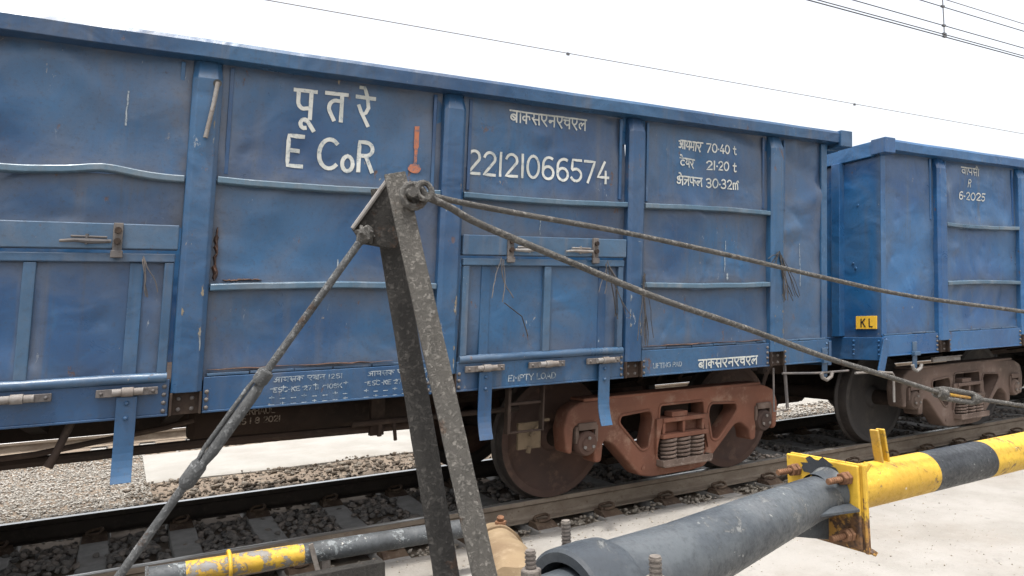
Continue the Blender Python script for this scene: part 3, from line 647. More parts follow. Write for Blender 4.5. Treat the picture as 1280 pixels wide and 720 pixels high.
        b = MB(); b.box(*sorted((ex-s*.6, ex+s*.10)), yc-.17, yc+.17, .76, 1.05); b.box(*sorted((ex+s*.10, ex+s*.27)), yc-.09, yc+.09, .80, .98); b.box(*sorted((ex+s*.25, ex+s*.42)), yc-.15, yc+(.02 if s > 0 else .15), .72, 1.02)
        b.build('coupler', M['dark'], W, bevel=.015)
        b = MB(); b.tube([(ex+s*.1, yc-.35, .95), (ex+s*.25, yc-.35, .80), (ex+s*.33, yc-.32, .55), (ex+s*.42, yc-.3, .50)], .022, 8); b.build('brake_hose', M['dark'], W, smooth=True)
    # far side wall, floor, centre sill, cross bearers
    b = MB(); b.box(xl, xr, WID-.075, WID-.06, 1.0, 3.07); b.build('far_side_wall', M[P], W)
    b = MB(); b.box(xl, xr, .08, WID-.08, 1.16, 1.185); b.build('floor', M['dark'], W)
    b = MB(); b.box(xl, xr, WID/2-.2, WID/2+.2, .76, 1.158); b.build('centre_sill', M['dark'], W, bevel=.01)
    for x in [p for p in posts]+[(posts[i]+posts[i+1])/2 for i in range(len(posts)-1)]:
        b = MB(); b.add([(x-.05, .11, 1.156), (x+.05, .11, 1.156), (x-.05, .11, 1.03), (x+.05, .11, 1.03), (x-.05, WID/2-.2, 1.156), (x+.05, WID/2-.2, 1.156), (x-.05, WID/2-.2, .80), (x+.05, WID/2-.2, .80)],
                        [(0, 1, 3, 2), (4, 6, 7, 5), (0, 4, 5, 1), (2, 3, 7, 6), (0, 2, 6, 4), (1, 5, 7, 3)])
        b.build('cross_bearer', M['dark'], W, bevel=.006)
    for X, ms in bogies:
        bogie(W, X, frame_mat, web_mat, ms)
    for d in doors: door(W, d, yf, P=P, Fm=Fm)
    return W, yf
def dup_mesh(o, W, x):
    c = o.copy(); COL.objects.link(c); c.location = (x, 0, 0); attach(c, W); return c
def grid_end_wall(W, ex, s, WID, mat, seed):
    ny, nz = 60, 50; vs = []; dirt = []
    for j in range(nz+1):
        for i in range(ny+1):
            y = .05+(WID-.1)*i/ny; z = 1.19+1.85*j/nz
            vs.append((ex-.006+s*.006+.006*noise.noise(Vector((y*1.5, z*1.2, seed+5))), y, z)); dirt.append(math.exp(-min(y-.05, z-1.19, 3.04-z)/.06)*.8)
    fs = [(j*(ny+1)+i, j*(ny+1)+i+1, (j+1)*(ny+1)+i+1, (j+1)*(ny+1)+i) for j in range(nz) for i in range(ny)]
    me = bpy.data.meshes.new('end_wall'); me.from_pydata(vs, [], fs); me.materials.append(mat)
    a = me.attributes.new('dirt', 'FLOAT', 'POINT'); a.data.foreach_set('value', dirt); me.shade_smooth()
    return link('end_wall', me, W)

CREASE = []
XC1 = 1.0     # world x of wagon 1 root
L1 = lambda x: x-XC1
CREASE += [(L1(2.62), 2.80, .16, 1.2, .020), (L1(2.75), 2.72, .10, -.3, -.012), (L1(-.45), 2.12, .13, .1, .02), (L1(-.25), 1.53, .06, .3, .014),
           (L1(4.2), 2.62, .35, -1.1, .010), (L1(4.45), 2.5, .3, 1.25, .010), (L1(4.3), 1.95, .3, -1.35, .012), (L1(4.6), 1.85, .25, 1.2, -.01), (L1(1.0), 2.55, .5, .35, .007), (L1(2.25), 2.6, .35, .9, .008),
           (L1(5.3), 2.6, .4, 1.4, .008), (L1(5.45), 1.6, .4, 1.6, .009), (L1(.55), 2.75, .25, 1.1, .006)]
W1, yf1 = wagon((XC1, DS, 0), 'long blue open freight wagon lettered ECoR with rust red bogie, filling the left and middle', L1(-4.14), L1(5.69),
                [L1(x) for x in (-2.96, -1.37, .222, 1.812, 3.402, 4.990)], [L1(-.574), L1(2.607)], .05, .235,
                [(L1(4.11), 0), (L1(-2.56), 1)], 'panel', 'blue', M['redox'], M['wheel'], 3, True)
XC2 = 11.4; L2 = lambda x: x-XC2
CREASE = [(L2(8.3), 2.55, .3, .9, .012), (L2(8.1), 1.9, .3, -1.3, .012), (L2(8.5), 2.1, .35, 1.3, .012), (L2(8.2), 1.45, .3, .5, .016), (L2(8.6), 1.5, .3, -.7, .010), (L2(7.0), 2.0, .5, 1.4, .006)]
W2, yf2 = wagon((XC2, DS, 0), 'second blue open wagon with yellow KL plate on its end, at right behind the rods', L2(6.50), L2(16.42),
                [L2(7.48+1.592*i) for i in range(6)], [L2(7.48+1.592*1.5), L2(7.48+1.592*3.5)], .05, .20,
                [(L2(8.30), 0), (L2(14.6), 1)], 'panel2', 'blue2', M['redox2'], M['wheel2'], 11)

# --- lettering on wagon 1
def txt(W, L, yf, seq, x, z, h, wd, sw, mat='white', **k): return lettering('lettering', seq, L(x), z, h, wd, sw, yf, W, M[mat], **k)
ysill = lambda x, z: .028
txt(W1, L1, yf1, ['pa', 'UU', ' ', 'ta', ' ', 'ra', 'EE'], .735, 2.795, .175, .515, .025, gap=1.02)
txt(W1, L1, yf1, ['E', ' ', 'C', 'o', 'R'], .700, 2.475, .205, .575, .026)
txt(W1, L1, yf1, list('22121066574'), 1.935, 2.515, .175, 1.235, .0205)
txt(W1, L1, yf1, BOX, 2.262, 2.925, .082, .68, .0125)
txt(W1, L1, yf1, ['aa', 'ya', 'bha', 'AA', 'ra'], 3.872, 2.868, .070, .275, .0125)
txt(W1, L1, yf1, list('70.40')+[' ', 't'], 4.185, 2.862, .078, .345, .0125)
txt(W1, L1, yf1, ['tta', 'EE', 'ya', 'ra'], 3.885, 2.718, .070, .19, .0125)
txt(W1, L1, yf1, list('21.20')+[' ', 't'], 4.190, 2.712, .078, .345, .0125)
txt(W1, L1, yf1, ['ksha', 'EE', 'tra', 'pha', 'la'], 3.855, 2.560, .072, .29, .0125)
txt(W1, L1, yf1, list('30.32m'), 4.185, 2.555, .080, .37, .0125)
txt(W1, L1, ysill, BOX, 4.075, 1.030, .068, .68, .0125)
txt(W1, L1, ysill, list('LIFTING PAD'), 3.60, 1.06, .038, .30, .007, 'fadewhite')
txt(W1, L1, ysill, list('EMPTY LOAD'), 2.30, 1.045, .042, .40, .008, 'fadewhite')
for x in (.70, 1.28):
    txt(W1, L1, ysill, ['aa', 'ya', 'sa', 'ka', ' ', 'e', 'ba', 'na', ' ', '1', '2', '5', '1'], x, 1.148, .028, .42, .005, 'fadewhite')
    txt(W1, L1, ysill, list('ESC-KE 27 11 - 105K'), x, 1.088, .028, .42, .005, 'fadewhite')
    txt(W1, L1, ysill, list('_ + _ _ + _ _ +'), x-.02, 1.105, .040, .48, .005, 'fadewhite')
    txt(W1, L1, ysill, list('+ _ _ + _ _ + _'), x-.02, 1.045, .040, .48, .005, 'fadewhite')
    txt(W1, L1, ysill, list('_ + _ _ + _ _ +'), x-.02, 1.012, .030, .48, .005, 'fadewhite')
b = MB()
rr = random.Random(4); n = 14; vs = []
for i in range(n+1):
    z = 2.815-.255*i/n; x = L1(1.554-.004*i/n); w_ = (.020 if i < 5 else .018 if i < 9 else .013)*rr.uniform(.85, 1.1)
    vs += [(x-w_, yf1(x, z)-.006, z), (x+w_*.9, yf1(x, z)-.006, z+.004)]
b.add(vs, [(2*i, 2*i+1, 2*i+3, 2*i+2) for i in range(n)])
pts = [(L1(1.547)+.046*math.cos(a_*PI/8)*(1+.12*math.sin(a_*5)), 2.525+.034*math.sin(a_*PI/8)*(1+.2*math.cos(a_*3))) for a_ in range(16)]
b.add([(x, yf1(x, z)-.0065, z) for x, z in pts], [tuple(range(16))])
b.build('paint_mark', M['orange'], W1)
for (x, z0, z1, wd) in ((-.184, 2.64, 2.84, .012), (4.40, 1.83, 2.10, .010), (4.43, 1.76, 1.82, .02), (5.33, 1.70, 2.10, .009), (1.06, 1.80, 1.90, .014), (1.45, 1.86, 1.93, .010), (1.47, 1.62, 1.70, .010), (2.55, 2.10, 2.22, .010)):
    b = MB(); n = 12; vs = []
    for i in range(n+1):
        z = z0+(z1-z0)*i/n; xx = L1(x)+.006*noise.noise(Vector((z*20, x, 0))); ww = wd/2*(.5+.5*abs(noise.noise(Vector((z*35, x, 3))))*2)
        vs += [(xx-ww, yf1(xx, z)-.004, z), (xx+ww, yf1(xx, z)-.004, z)]
    b.add(vs, [(2*i, 2*i+1, 2*i+3, 2*i+2) for i in range(n)]); b.build('paint_scratch', M['fadewhite'], W1)
r = random.Random(31)
for p in (.222, 1.812, 3.402, 4.990):
    b = MB()
    for k in range(9):
        x = L1(p)+r.choice([-1, 1, 1])*r.uniform(.046, .056); z = r.choice([r.uniform(1.15, 1.7), r.uniform(1.15, 2.9)]); n = 17; ww, hh = r.uniform(.004, .016), r.uniform(.006, .05)
        q = [(x+ww*math.cos(2*PI*i/n)*r.uniform(.15, 1.3), -.0012-.0002*k, z+hh*math.sin(2*PI*i/n)*r.uniform(.3, 1.2)) for i in range(n)]
        q = [(min(max(u[0], L1(p)-.056), L1(p)+.056), u[1], u[2]) for u in q]; b.add(q, [tuple(range(n))])
    o = b.build('paint_chips', M['chip'], W1); o['kind'] = 'stuff'
# bar hanging from the first visible post, loose wires, broken ribs
b = MB(); b.tube([(L1(.272), -.020, 2.925), (L1(.258), -.026, 2.80), (L1(.226), -.020, 2.59)], .013, 10); b.build('hanging_pin', M['fitlight'], W1, smooth=True)
b = MB(); b.lathe((L1(.272), -.0015, 2.925), (0, -1, 0), [(0, .0), (.001, .022), (.0015, .024)], 16); b.build('pin_hole', M['black'], W1)
def wires(W, x, z, n, L, mat, seed, y=-.02, spread=.08, dirx=.3):
    r = random.Random(seed)
    b = MB()
    for k in range(n):
        p = Vector((x+r.uniform(-.015, .015), y, z+r.uniform(-.02, .02))); pts = [p.copy()]; d = Vector((dirx+r.uniform(-spread, spread)*4, r.uniform(-.15, .05), -1)).normalized()
        for i in range(7):
            d += Vector((r.uniform(-.22, .22), r.uniform(-.12, .12), r.uniform(-.3, .2))); d.normalize(); p = p+d*L/7; p.y = min(p.y, -.008); pts.append(p.copy())
        b.tube(pts, r.uniform(.0025, .0042), 5)
    b.build('tie_wire', mat, W, smooth=True)
wires(W1, L1(5.0), 1.97, 10, .42, M['wire'], 5, -.01, .12, .35)
wires(W1, L1(4.97), 2.0, 5, .16, M['wire'], 6, -.01, .5, -.2)
wires(W1, L1(2.20), 1.90, 3, .30, M['fitting'], 8, -.02, .04, .05)
wires(W1, L1(3.10), 1.90, 3, .24, M['fitting'], 9, -.02, .05, .35)
wires(W1, L1(3.13), 1.86, 5, .40, M['wire'], 10, -.02, .1, .35)
wires(W1, L1(3.47), 1.80, 6, .55, M['wire'], 12, -.01, .05, .0)
wires(W1, L1(-.04), 1.88, 3, .22, M['fitting'], 13, -.02, .05, .45)

b = MB(); b.tube([(L1(2.22), -.03, 1.60), (L1(2.36), -.04, 1.50), (L1(2.42), -.03, 1.36)], .004, 6); b.build('tie_wire', M['wire'], W1)
def torn(x0, z0, x1, z1, wd, seed):
    r = random.Random(seed); n = 16; b = MB(); vs = []
    for i in range(n+1):
        x, z = x0+(x1-x0)*i/n+r.uniform(-.006, .006), z0+(z1-z0)*i/n+r.uniform(-.004, .004); w_ = wd*r.uniform(.3, 1)*(1 if 0 < i < n else .1)
        dx, dz = (0, 1) if abs(x1-x0) > abs(z1-z0) else (1, 0)
        for a_, y in ((-1, .064), (-.3, .045-r.random()*.012), (.5, .050-r.random()*.012), (1, .064)): vs.append((L1(x)+dx*a_*w_, y, z+dz*a_*w_))
    b.add(vs, [(4*i+j, 4*i+j+1, 4*i+j+5, 4*i+j+4) for i in range(n) for j in range(3)]); b.build('torn_edge', M['tornrust'], W1)
torn(.335, 1.76, .330, 2.08, .016, 1); torn(.37, 1.764, .60, 1.768, .009, 2); torn(.33, 1.245, 1.45, 1.235, .005, 3); torn(3.52, 1.235, 4.85, 1.232, .005, 4)
# lettering on wagon 2
txt(W2, L2, yf2, ['va', 'AA', 'pa', 'sa', 'II'], 7.93, 2.935, .075, .36, .013)
txt(W2, L2, yf2, ['R'], 8.07, 2.80, .085, .07, .013)
txt(W2, L2, yf2, list('6-2025'), 7.90, 2.655, .085, .52, .014)
e2 = L2(6.50)
b = MB(); b.box(e2-.034, e2-.022, .085, .315, 1.275, 1.405); kp = b.build('number_plate', M['kl'], W2, bevel=.002)
b = MB()
def kls(u0, z0, u1, z1): b.bar((e2-.0355, .28-u0, 1.295+z0), (e2-.0355, .28-u1, 1.295+z1), .013, .002, (0, 1, .6))
for g, o_ in (('K', 0.02), ('L', .11)):
    for st in G[g][1]:
        for p, q in zip(st, st[1:]): kls(o_+p[0]*.10, p[1]*.085, o_+q[0]*.10, q[1]*.085)
b.build('plate_letters', M['black'], W2)
for (y, z) in ((.30, 2.55), (.36, 1.95), (.33, 1.9)):
    b = MB(); b.lathe((e2-.006, y, z), (-1, 0, 0), [(0, .016), (.012, .012), (.014, .0005)], 10); b.build('stud', M['blue2'], W2, smooth=True)
# hooks and steps under the sills near the ends
def end_fittings(W, L, x, s):
    b = MB(); b.box(L(x)-.035, L(x)+.035, .018, .03, .86, 1.13); b.box(L(x)-.05, L(x)+.05, -.012, .03, .99, 1.03); b.build('tow_bracket', M['bluegrey'], W, bevel=.005)
    b = MB(); b.tube([(L(x)-.075, .0, .90), (L(x)-.06, .0, .86), (L(x), .0, .835), (L(x)+.06, .0, .86), (L(x)+.075, .0, .90)], .017, 8); b.build('tow_hook', M['fitlight'], W, smooth=True)
end_fittings(W1, L1, 5.62, 1); end_fittings(W2, L2, 6.98, -1)
b = MB(); b.tube([(L1(5.05), .01, .93), (L1(5.5), .01, .905), (L1(5.95), .02, .90)], .010, 8); b.tube([(L1(5.12), .05, 1.0), (L1(5.16), .05, .62)], .016, 6); b.tube([(L1(4.98), .05, .98), (L1(4.99), .05, .60), (L1(5.17), .05, .60)], .009, 6); b.build('uncoupling_rod', M['fitting'], W1, smooth=True)
b = MB(); b.tube([(L2(6.05), .02, .87), (L2(6.36), -.02, .865), (L2(6.42), -.02, .855), (L2(6.53), -.03, .845), (L2(6.555), -.03, .82), (L2(6.56), -.03, .56)], .012, 8); b.build('uncoupling_lever', M['fitlight'], W2, smooth=True)
b = MB(); b.bar((L2(6.44), .03, .83), (L2(6.50), .0, 1.17), .10, .014, (1, 0, 0)); b.build('lever_bracket', M['blue2'], W2, bevel=.004)
b = MB(); b.box(L2(7.45), L2(7.95), .12, .145, .89, .94); b.box(L2(7.45), L2(7.95), .10, .145, .935, .945); b.build('side_bearer', M['fitlight'], W2, bevel=.004)
# brake gear under wagon 1
b = MB(); b.tube([(L1(.30), .80, .86), (L1(.34), .80, .86), (L1(1.86), .80, .86), (L1(1.90), .80, .86)], [.09, .125, .125, .09], 24); b.build('air_reservoir', M['dark'], W1, smooth=True)
yres = lambda x, z: .80-math.sqrt(max(.0004, .125**2-(z-.86)**2))-.002
txt(W1, L1, yres, list('OVERHAUL'), .56, .895, .045, .28, .008, 'brownwhite')
txt(W1, L1, yres, list('JNS 1 8 2021'), .56, .835, .040, .32, .008, 'brownwhite')
b = MB(); b.tube([(L1(-3.4), .52, .70), (L1(-1.2), .50, .745), (L1(.4), .48, .765), (L1(1.9), .50, .74)], .030, 8); b.build('brake_rod', M['dark'], W1, smooth=True)
b = MB(); b.tube([(L1(-2.4), .35, .86), (L1(-.9), .34, .80), (L1(-.5), .34, .815), (L1(.15), .34, .90), (L1(.3), .34, .93)], .017, 8); b.tube([(L1(-.72), .34, .92), (L1(-.84), .34, .85), (L1(-.8), .34, .80)], .014, 8); b.build('brake_pipe', M['dark'], W1, smooth=True)
b = MB(); b.tube([(L1(-.33), .10, 1.0), (L1(-.39), .10, .84), (L1(-.42), .10, .775)], [.022, .020, .026], 10); b.build('brake_lever', M['dark'], W1, smooth=True)
b = MB(); b.box(L1(1.35), L1(1.85), .55, .95, .99, 1.10); b.box(L1(1.45), L1(1.55), .45, .50, .70, 1.0); b.tube([(L1(1.3), .4, .80), (L1(2.6), .4, .80)], .022, 8); b.tube([(L1(1.6), .4, .80), (L1(1.62), .4, .66)], .014, 6); b.tube([(L1(1.5), .4, .80), (L1(1.5), .4, .70)], .018, 6); b.build('brake_gear', M['dark'], W1, bevel=.004)
b = MB(); b.box(L1(2.35), L1(2.375), .10, .16, .66, 1.0); b.box(L1(2.64), L1(2.655), .10, .16, .66, 1.0); b.box(L1(2.376), L1(2.639), .105, .155, .66, .672); b.box(L1(2.376), L1(2.639), .12, .16, .86, .88); b.build('handbrake_hanger', M['dark'], W1, bevel=.004)
b = MB(); b.box(L1(2.55), L1(2.75), .30, .33, .50, .70); b.tube([(L1(2.64), .28, .60), (L1(2.74), .27, .71), (L1(2.80), .27, .71)], .014, 8); b.tube([(L1(2.65), .30, .52), (L1(2.64), .30, .47)], .02, 8); b.build('brake_plate', M['ochre_plate'], W1, bevel=.004)
for X in (3.98, 4.2, 4.45):
    b = MB(); b.bar((L1(X), .7, .88), (L1(X+.12), .7, 1.0), .03, .03); b.build('brake_strut', M['dark'], W1)

# ------------------------------------------------------------------ track
RP = [(-.036, -.004), (-.030, 0), (.030, 0), (.036, -.006), (.035, -.038), (.010, -.052), (.0085, -.130), (.020, -.146), (.068, -.158), (.068, -.168), (-.068, -.168), (-.068, -.158), (-.020, -.146), (-.0085, -.130), (-.010, -.052), (-.035, -.038)]
def rail(parent, y, x0, x1, web='rail', head='railhead'):
    b = MB(); n = len(RP); xs = [x0, -10, -5, 0, 5, 10, 15, 30, x1]
    vs = [(x, y+a, z) for x in xs for a, z in RP]; b.v = vs
    for i in range(len(xs)-1):
        for j in range(n):
            b.f.append((i*n+j, i*n+(j+1) % n, (i+1)*n+(j+1) % n, (i+1)*n+j)); b.mi.append(1 if j in (0, 1, 2) else 0)
    return b.build('rail', [M[web], M[head]], parent)
T1 = empty('railway_track', (0, DN+GAUGE/2, 0), 'near railway track with concrete sleepers running under the blue wagons', 'track', 'railway tracks')
def at_parent(o, p):
    o.parent = p; o.matrix_parent_inverse = Matrix.Translation(p.location).inverted(); return o
def kid(o, p): return at_parent(o, p)
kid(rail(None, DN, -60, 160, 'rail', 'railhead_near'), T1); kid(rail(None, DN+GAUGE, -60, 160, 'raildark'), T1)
def sleeper_mesh():
    b = MB(); yc = GAUGE/2
    ys = [-1.37+.0, -.6+.0, .6, 1.37]; 
    prof = [(-1.37, -.185), (-.45, -.185), (-.25, -.20), (.25, -.20), (.45, -.185), (1.37, -.185)]
    vs = []
    for y, z in prof: vs += [(-.10, y, z), (.10, y, z), (.135, y, z-.16), (-.135, y, z-.16)]
    fs = [(4*i+j, 4*i+(j+1) % 4, 4*i+4+(j+1) % 4, 4*i+4+j) for i in range(5) for j in range(4)]+[(3, 2, 1, 0), (20, 21, 22, 23)]
    b.add(vs, fs); return b
smesh = sleeper_mesh()
so = None; clip_me = None; pad_me = None
def clip_mb(s):
    b = MB()
    for s in (s,):
        pts = [(-.045, s*.145, -.150), (-.045, s*.105, -.143), (-.02, s*.075, -.138), (.0, s*.072, -.135), (.022, s*.078, -.132), (.040, s*.11, -.118), (.046, s*.15, -.122), (.030, s*.18, -.140), (-.005, s*.178, -.148), (-.03, s*.16, -.15)]
        b.tube([(p[0]*1.25, p[1]*1.08, p[2]+.012) for p in pts], .0125, 7)
        y0_, y1_ = sorted((s*.085, s*.25)); b.add([(-.085, s*.085, -.146), (.085, s*.085, -.146), (.085, s*.19, -.150), (-.085, s*.19, -.150), (-.095, s*.085, -.19), (.095, s*.085, -.19), (.095, s*.255, -.19), (-.095, s*.255, -.19)], [(0, 1, 2, 3), (4, 7, 6, 5), (0, 4, 5, 1), (1, 5, 6, 2), (2, 6, 7, 3), (3, 7, 4, 0)])
    return b
for i in range(-7, 42):
    x = 2.33+.64*i+rnd.uniform(-.015, .015)
    if so is None: so = smesh.build('sleeper', M['sleeper'], None, bevel=.01, loc=(x, DN+GAUGE/2, 0)); s_ = so
    else: s_ = so.copy(); COL.objects.link(s_); s_.location = (x, DN+GAUGE/2, 0)
    kid(s_, T1)
    if -5 <= i < 14:
        for yy in (-GAUGE/2, GAUGE/2):
            for sd in (-1, 1):
                if clip_me is None: clip_me = {}
                if sd not in clip_me: clip_me[sd] = clip_mb(sd).build('rail_clip', M['clip'], None, smooth=True); c = clip_me[sd]
                else: c = clip_me[sd].copy(); COL.objects.link(c)
                c.parent = s_; c.matrix_parent_inverse = Matrix.Identity(4); c.location = (0, yy, 0)
T2 = empty('railway_track', (0, 13.2, 0), 'far railway track with dusty rails seen beneath the first wagon', 'track', 'railway tracks')
kid(rail(None, 12.27, -60, 160), T2); kid(rail(None, 12.27+GAUGE, -60, 160), T2)
for i in range(-10, 30):
    s_ = so.copy(); COL.objects.link(s_); s_.location = (.3+.64*i, 12.27+GAUGE/2, 0); kid(s_, T2)

# ------------------------------------------------------------------ ground
def nz(x, y, s, k=0): return noise.noise(Vector((x*s, y*s, k)))
def ground_z(x, y):
    if y < 7.3: z = -.235
    elif y < 9.7: t_ = (y-7.3)/2.4; z = -.235-.10*t_
    elif y < 11.5: z = -.335
    elif y < 12.0: z = -.335+.10*(y-11.5)/.5
    else: z = -.235
    if 4.9 < y < 40: z += .03*nz(x, y, 1.3)+.018*nz(x, y, 5)
    if 8.0 < y < 9.7: z += .03*max(0, nz(x, y, 2.1, 5))*2
    return z
xs = [-500, -200, -80, -40, -20, -10]+[-6+.2*i for i in range(131)]+[24, 30, 40, 60, 100, 200, 400, 700]
ys = [-300, -100, -40, -15, -5, 0, 3]+[4.0+.12*i for i in range(100)]+[17, 20, 25, 40, 80, 150, 300, 600, 900]
b = MB(); b.v = [(x, y, ground_z(x, y)) for y in ys for x in xs]; nx = len(xs)
b.f = [(j*nx+i, j*nx+i+1, (j+1)*nx+i+1, (j+1)*nx+i) for j in range(len(ys)-1) for i in range(nx-1)]
b.mi = [1 if ys[f//(nx-1)] > 15 else 0 for f in range(len(b.f))]
g = b.build('ground', [M['dirt'], M['earth']], None, smooth=True); g['kind'] = 'structure'
# concrete road in the foreground, irregular broken edge by the ballast
b = MB(); top = []; n = 260
def edge_y(x): return 4.86-.05*max(0, min(1, (x-3)/3))+.07*nz(x, 0, .9, 2)+.035*nz(x, 0, 5, 2)+.015*nz(x, 0, 19, 2)
rx = [-40, -15, -8]+[-5+.1*i for i in range(240)]+[22, 30, 60, 150]
ry = [-30, -8, -2, 0, 1, 2, 2.6, 3.0, 3.4, 3.8, 4.2]
V_ = []; R_ = []
for x in rx:
    ey = edge_y(x)
    col = [(x, y, -.150+.006*nz(x, y, .8, 8)+.003*nz(x, y, 5, 8)) for y in ry]+[(x, ey-.12, -.152+.004*nz(x, ey, 3)), (x, ey-.03, -.156+.008*nz(x, 0, 9)), (x, ey, -.175), (x, ey+.02, -.34)]
    R_.append(col)
m_ = len(R_[0]); b.v = [v for c in R_ for v in c]
b.f = [(i*m_+j, (i+1)*m_+j, (i+1)*m_+j+1, i*m_+j+1) for i in range(len(rx)-1) for j in range(m_-1)]; b.mi = [0]*len(b.f)
r_ = b.build('road', M['road'], None, smooth=True); r_['kind'] = 'structure'
# pale concrete slab beyond the track
def slab_rows():
    rows = []; xs_ = [.22+.12*i for i in range(140)]+[18, 22, 30, 60, 120]
    for x in xs_:
        e = 9.62+.05*nz(x, 3, 1.1)+.03*nz(x, 3, 6); x_ = x+(.04*nz(0, 1, 4) if x < .3 else 0)
        rows.append([(x_, e+.01, -.46), (x_, e, -.31), (x_, e+.03, -.288)]+[(x_, yy, -.284+.004*nz(x, yy, 1.5)) for yy in (9.8, 10.2, 10.6, 11.0, 11.4, 11.7)]+[(x_, 11.72, -.42)])
    return rows
R_ = slab_rows(); m_ = len(R_[0]); b = MB(); b.v = [v for c in R_ for v in c]
b.f = [(i*m_+j, (i+1)*m_+j, (i+1)*m_+j+1, i*m_+j+1) for i in range(len(R_)-1) for j in range(m_-1)]+[tuple(range(m_))]; b.mi = [0]*len(b.f)
p_ = b.build('pavement', M['slab'], None, smooth=True); p_['kind'] = 'structure'

# ------------------------------------------------------------------ loose stones (stuff)
ICO_V = None
def ico():
    bm = bmesh.new(); bmesh.ops.create_icosphere(bm, subdivisions=1, radius=1); v = np.array([x.co[:] for x in bm.verts]); f = np.array([[q.index for q in p.verts] for p in bm.faces]); bm.free(); return v, f
IV, IF = ico()
nr = np.random.default_rng(5)
def stones(name, pos, size, mat, label, cat, flat=.7):
    """pos (n,3) centres; size (n,)"""
    n = len(pos); nv = len(IV)
    protos = []
    for k in range(24):
        v = IV*np.array([1, nr.uniform(.65, 1), nr.uniform(.5, .85)]); 
        v = v*(1+nr.uniform(-.30, .30, (nv, 1)))
        for _ in range(4):     # chop facets
            d = nr.normal(size=3); d /= np.linalg.norm(d); h = nr.uniform(.25, .65); q = v@d; v = v-np.outer(np.maximum(q-h, 0), d)
        protos.append(v)
    P = np.array(protos)[nr.integers(0, 24, n)]
    a = nr.normal(size=(n, 4)); a /= np.linalg.norm(a, axis=1, keepdims=True); w_, x, y, z = a.T
    R = np.stack([1-2*(y*y+z*z), 2*(x*y-z*w_), 2*(x*z+y*w_), 2*(x*y+z*w_), 1-2*(x*x+z*z), 2*(y*z-x*w_), 2*(x*z-y*w_), 2*(y*z+x*w_), 1-2*(x*x+y*y)], 1).reshape(n, 3, 3)
    V = np.einsum('nij,nvj->nvi', R, P)*size[:, None, None]; V[:, :, 2] *= flat; V += pos[:, None, :]
    F = (IF[None]+(np.arange(n)*nv)[:, None, None]).reshape(-1, 3)
    me = bpy.data.meshes.new(name); me.vertices.add(n*nv); me.vertices.foreach_set('co', V.reshape(-1).astype(np.float32))
    me.loops.add(len(F)*3); me.loops.foreach_set('vertex_index', F.reshape(-1).astype(np.int32))
    me.polygons.add(len(F)); me.polygons.foreach_set('loop_start', np.arange(0, len(F)*3, 3, dtype=np.int32)); me.polygons.foreach_set('loop_total', np.full(len(F), 3, np.int32))
    me.update(calc_edges=True); me.validate()
    at = me.attributes.new('tone', 'FLOAT', 'POINT'); at.data.foreach_set('value', np.repeat(nr.random(n), nv).astype(np.float32))
    me.materials.append(mat)
    o = link(name, me); o['kind'] = 'stuff'; o['label'] = label; o['category'] = cat
    return o
def scatter(x0, x1, y0, y1, dens, keep=lambda x, y: True, lift=0., jit=.02):
    n = int((x1-x0)*(y1-y0)*dens); X = nr.uniform(x0, x1, n); Y = nr.uniform(y0, y1, n); out = []
    for x, y in zip(X, Y):
        if keep(x, y): out.append((x, y, ground_z(x, y)+lift+nr.uniform(-jit, jit)))
    return np.array(out)
def on_sleeper(x, y, tol=.11):
    k = (x-2.33)/.64; return abs(k-round(k))*.64 < tol
def offrail(y): return min(abs(y-DN), abs(y-DN-GAUGE)) > .085
def top_ballast(x0, x1, y0, y1, dens, smin, smax, mat, label, extra=lambda x, y: 0):
    def kp(x, y):
        if not offrail(y): return False
        if on_sleeper(x, y) and 4.75 < y < 7.45: return nr.random() < .05
        return True
    p = scatter(x0, x1, y0, y1, dens, kp, .028, .018)
    s = nr.uniform(smin, smax, len(p)); return stones('ballast', p, s, mat, label, 'ballast')
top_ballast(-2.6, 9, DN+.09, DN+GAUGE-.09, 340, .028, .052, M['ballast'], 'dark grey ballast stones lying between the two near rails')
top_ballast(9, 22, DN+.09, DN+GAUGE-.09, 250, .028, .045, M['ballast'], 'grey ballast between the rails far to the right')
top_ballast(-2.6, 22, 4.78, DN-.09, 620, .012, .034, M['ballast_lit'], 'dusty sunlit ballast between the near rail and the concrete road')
p = scatter(.0, 6.5, DN+GAUGE+.09, 9.62, 230, lambda x, y: not (on_sleeper(x, y) and y < 7.45), .015, .02)
stones('rubble', p, nr.uniform(.006, .034, len(p))*nr.choice([1, 1, 1, 2.0], len(p)), M['rubble'], 'brown rubble and stones on the shoulder before the pale slab', 'rubble')
p = scatter(6.5, 18, DN+GAUGE+.09, 9.62, 260, lambda x, y: not (on_sleeper(x, y) and y < 7.45), .015, .02)
stones('gravel', p, nr.uniform(.02, .045, len(p)), M['gravel'], 'pale gravel seen between the two wagons beyond the near track', 'gravel')
p = scatter(-4.0, .25, 7.15, 12.1, 1400, lambda x, y: True, .014, .012)
stones('gravel', p, nr.uniform(.008, .026, len(p)), M['gravel'], 'pale crushed gravel left of the concrete slab beyond the track', 'gravel', .45)
p = scatter(.25, 14, 11.72, 12.2, 300, lambda x, y: True, .02, .015)
stones('gravel', p, nr.uniform(.02, .035, len(p)), M['gravel'], 'pale gravel along the far track behind the slab', 'gravel')
# crumbs of stone scattered on the road edge
n = 420; X = nr.uniform(-1, 12, n); Y = np.array([edge_y(x) for x in X])-np.abs(nr.normal(0, .22, n))-.0
stones('pebbles', np.stack([X, Y, np.full(n, -.147)], 1), nr.uniform(.004, .014, n), M['ballast_lit'], 'small pebbles scattered along the broken road edge', 'pebbles')

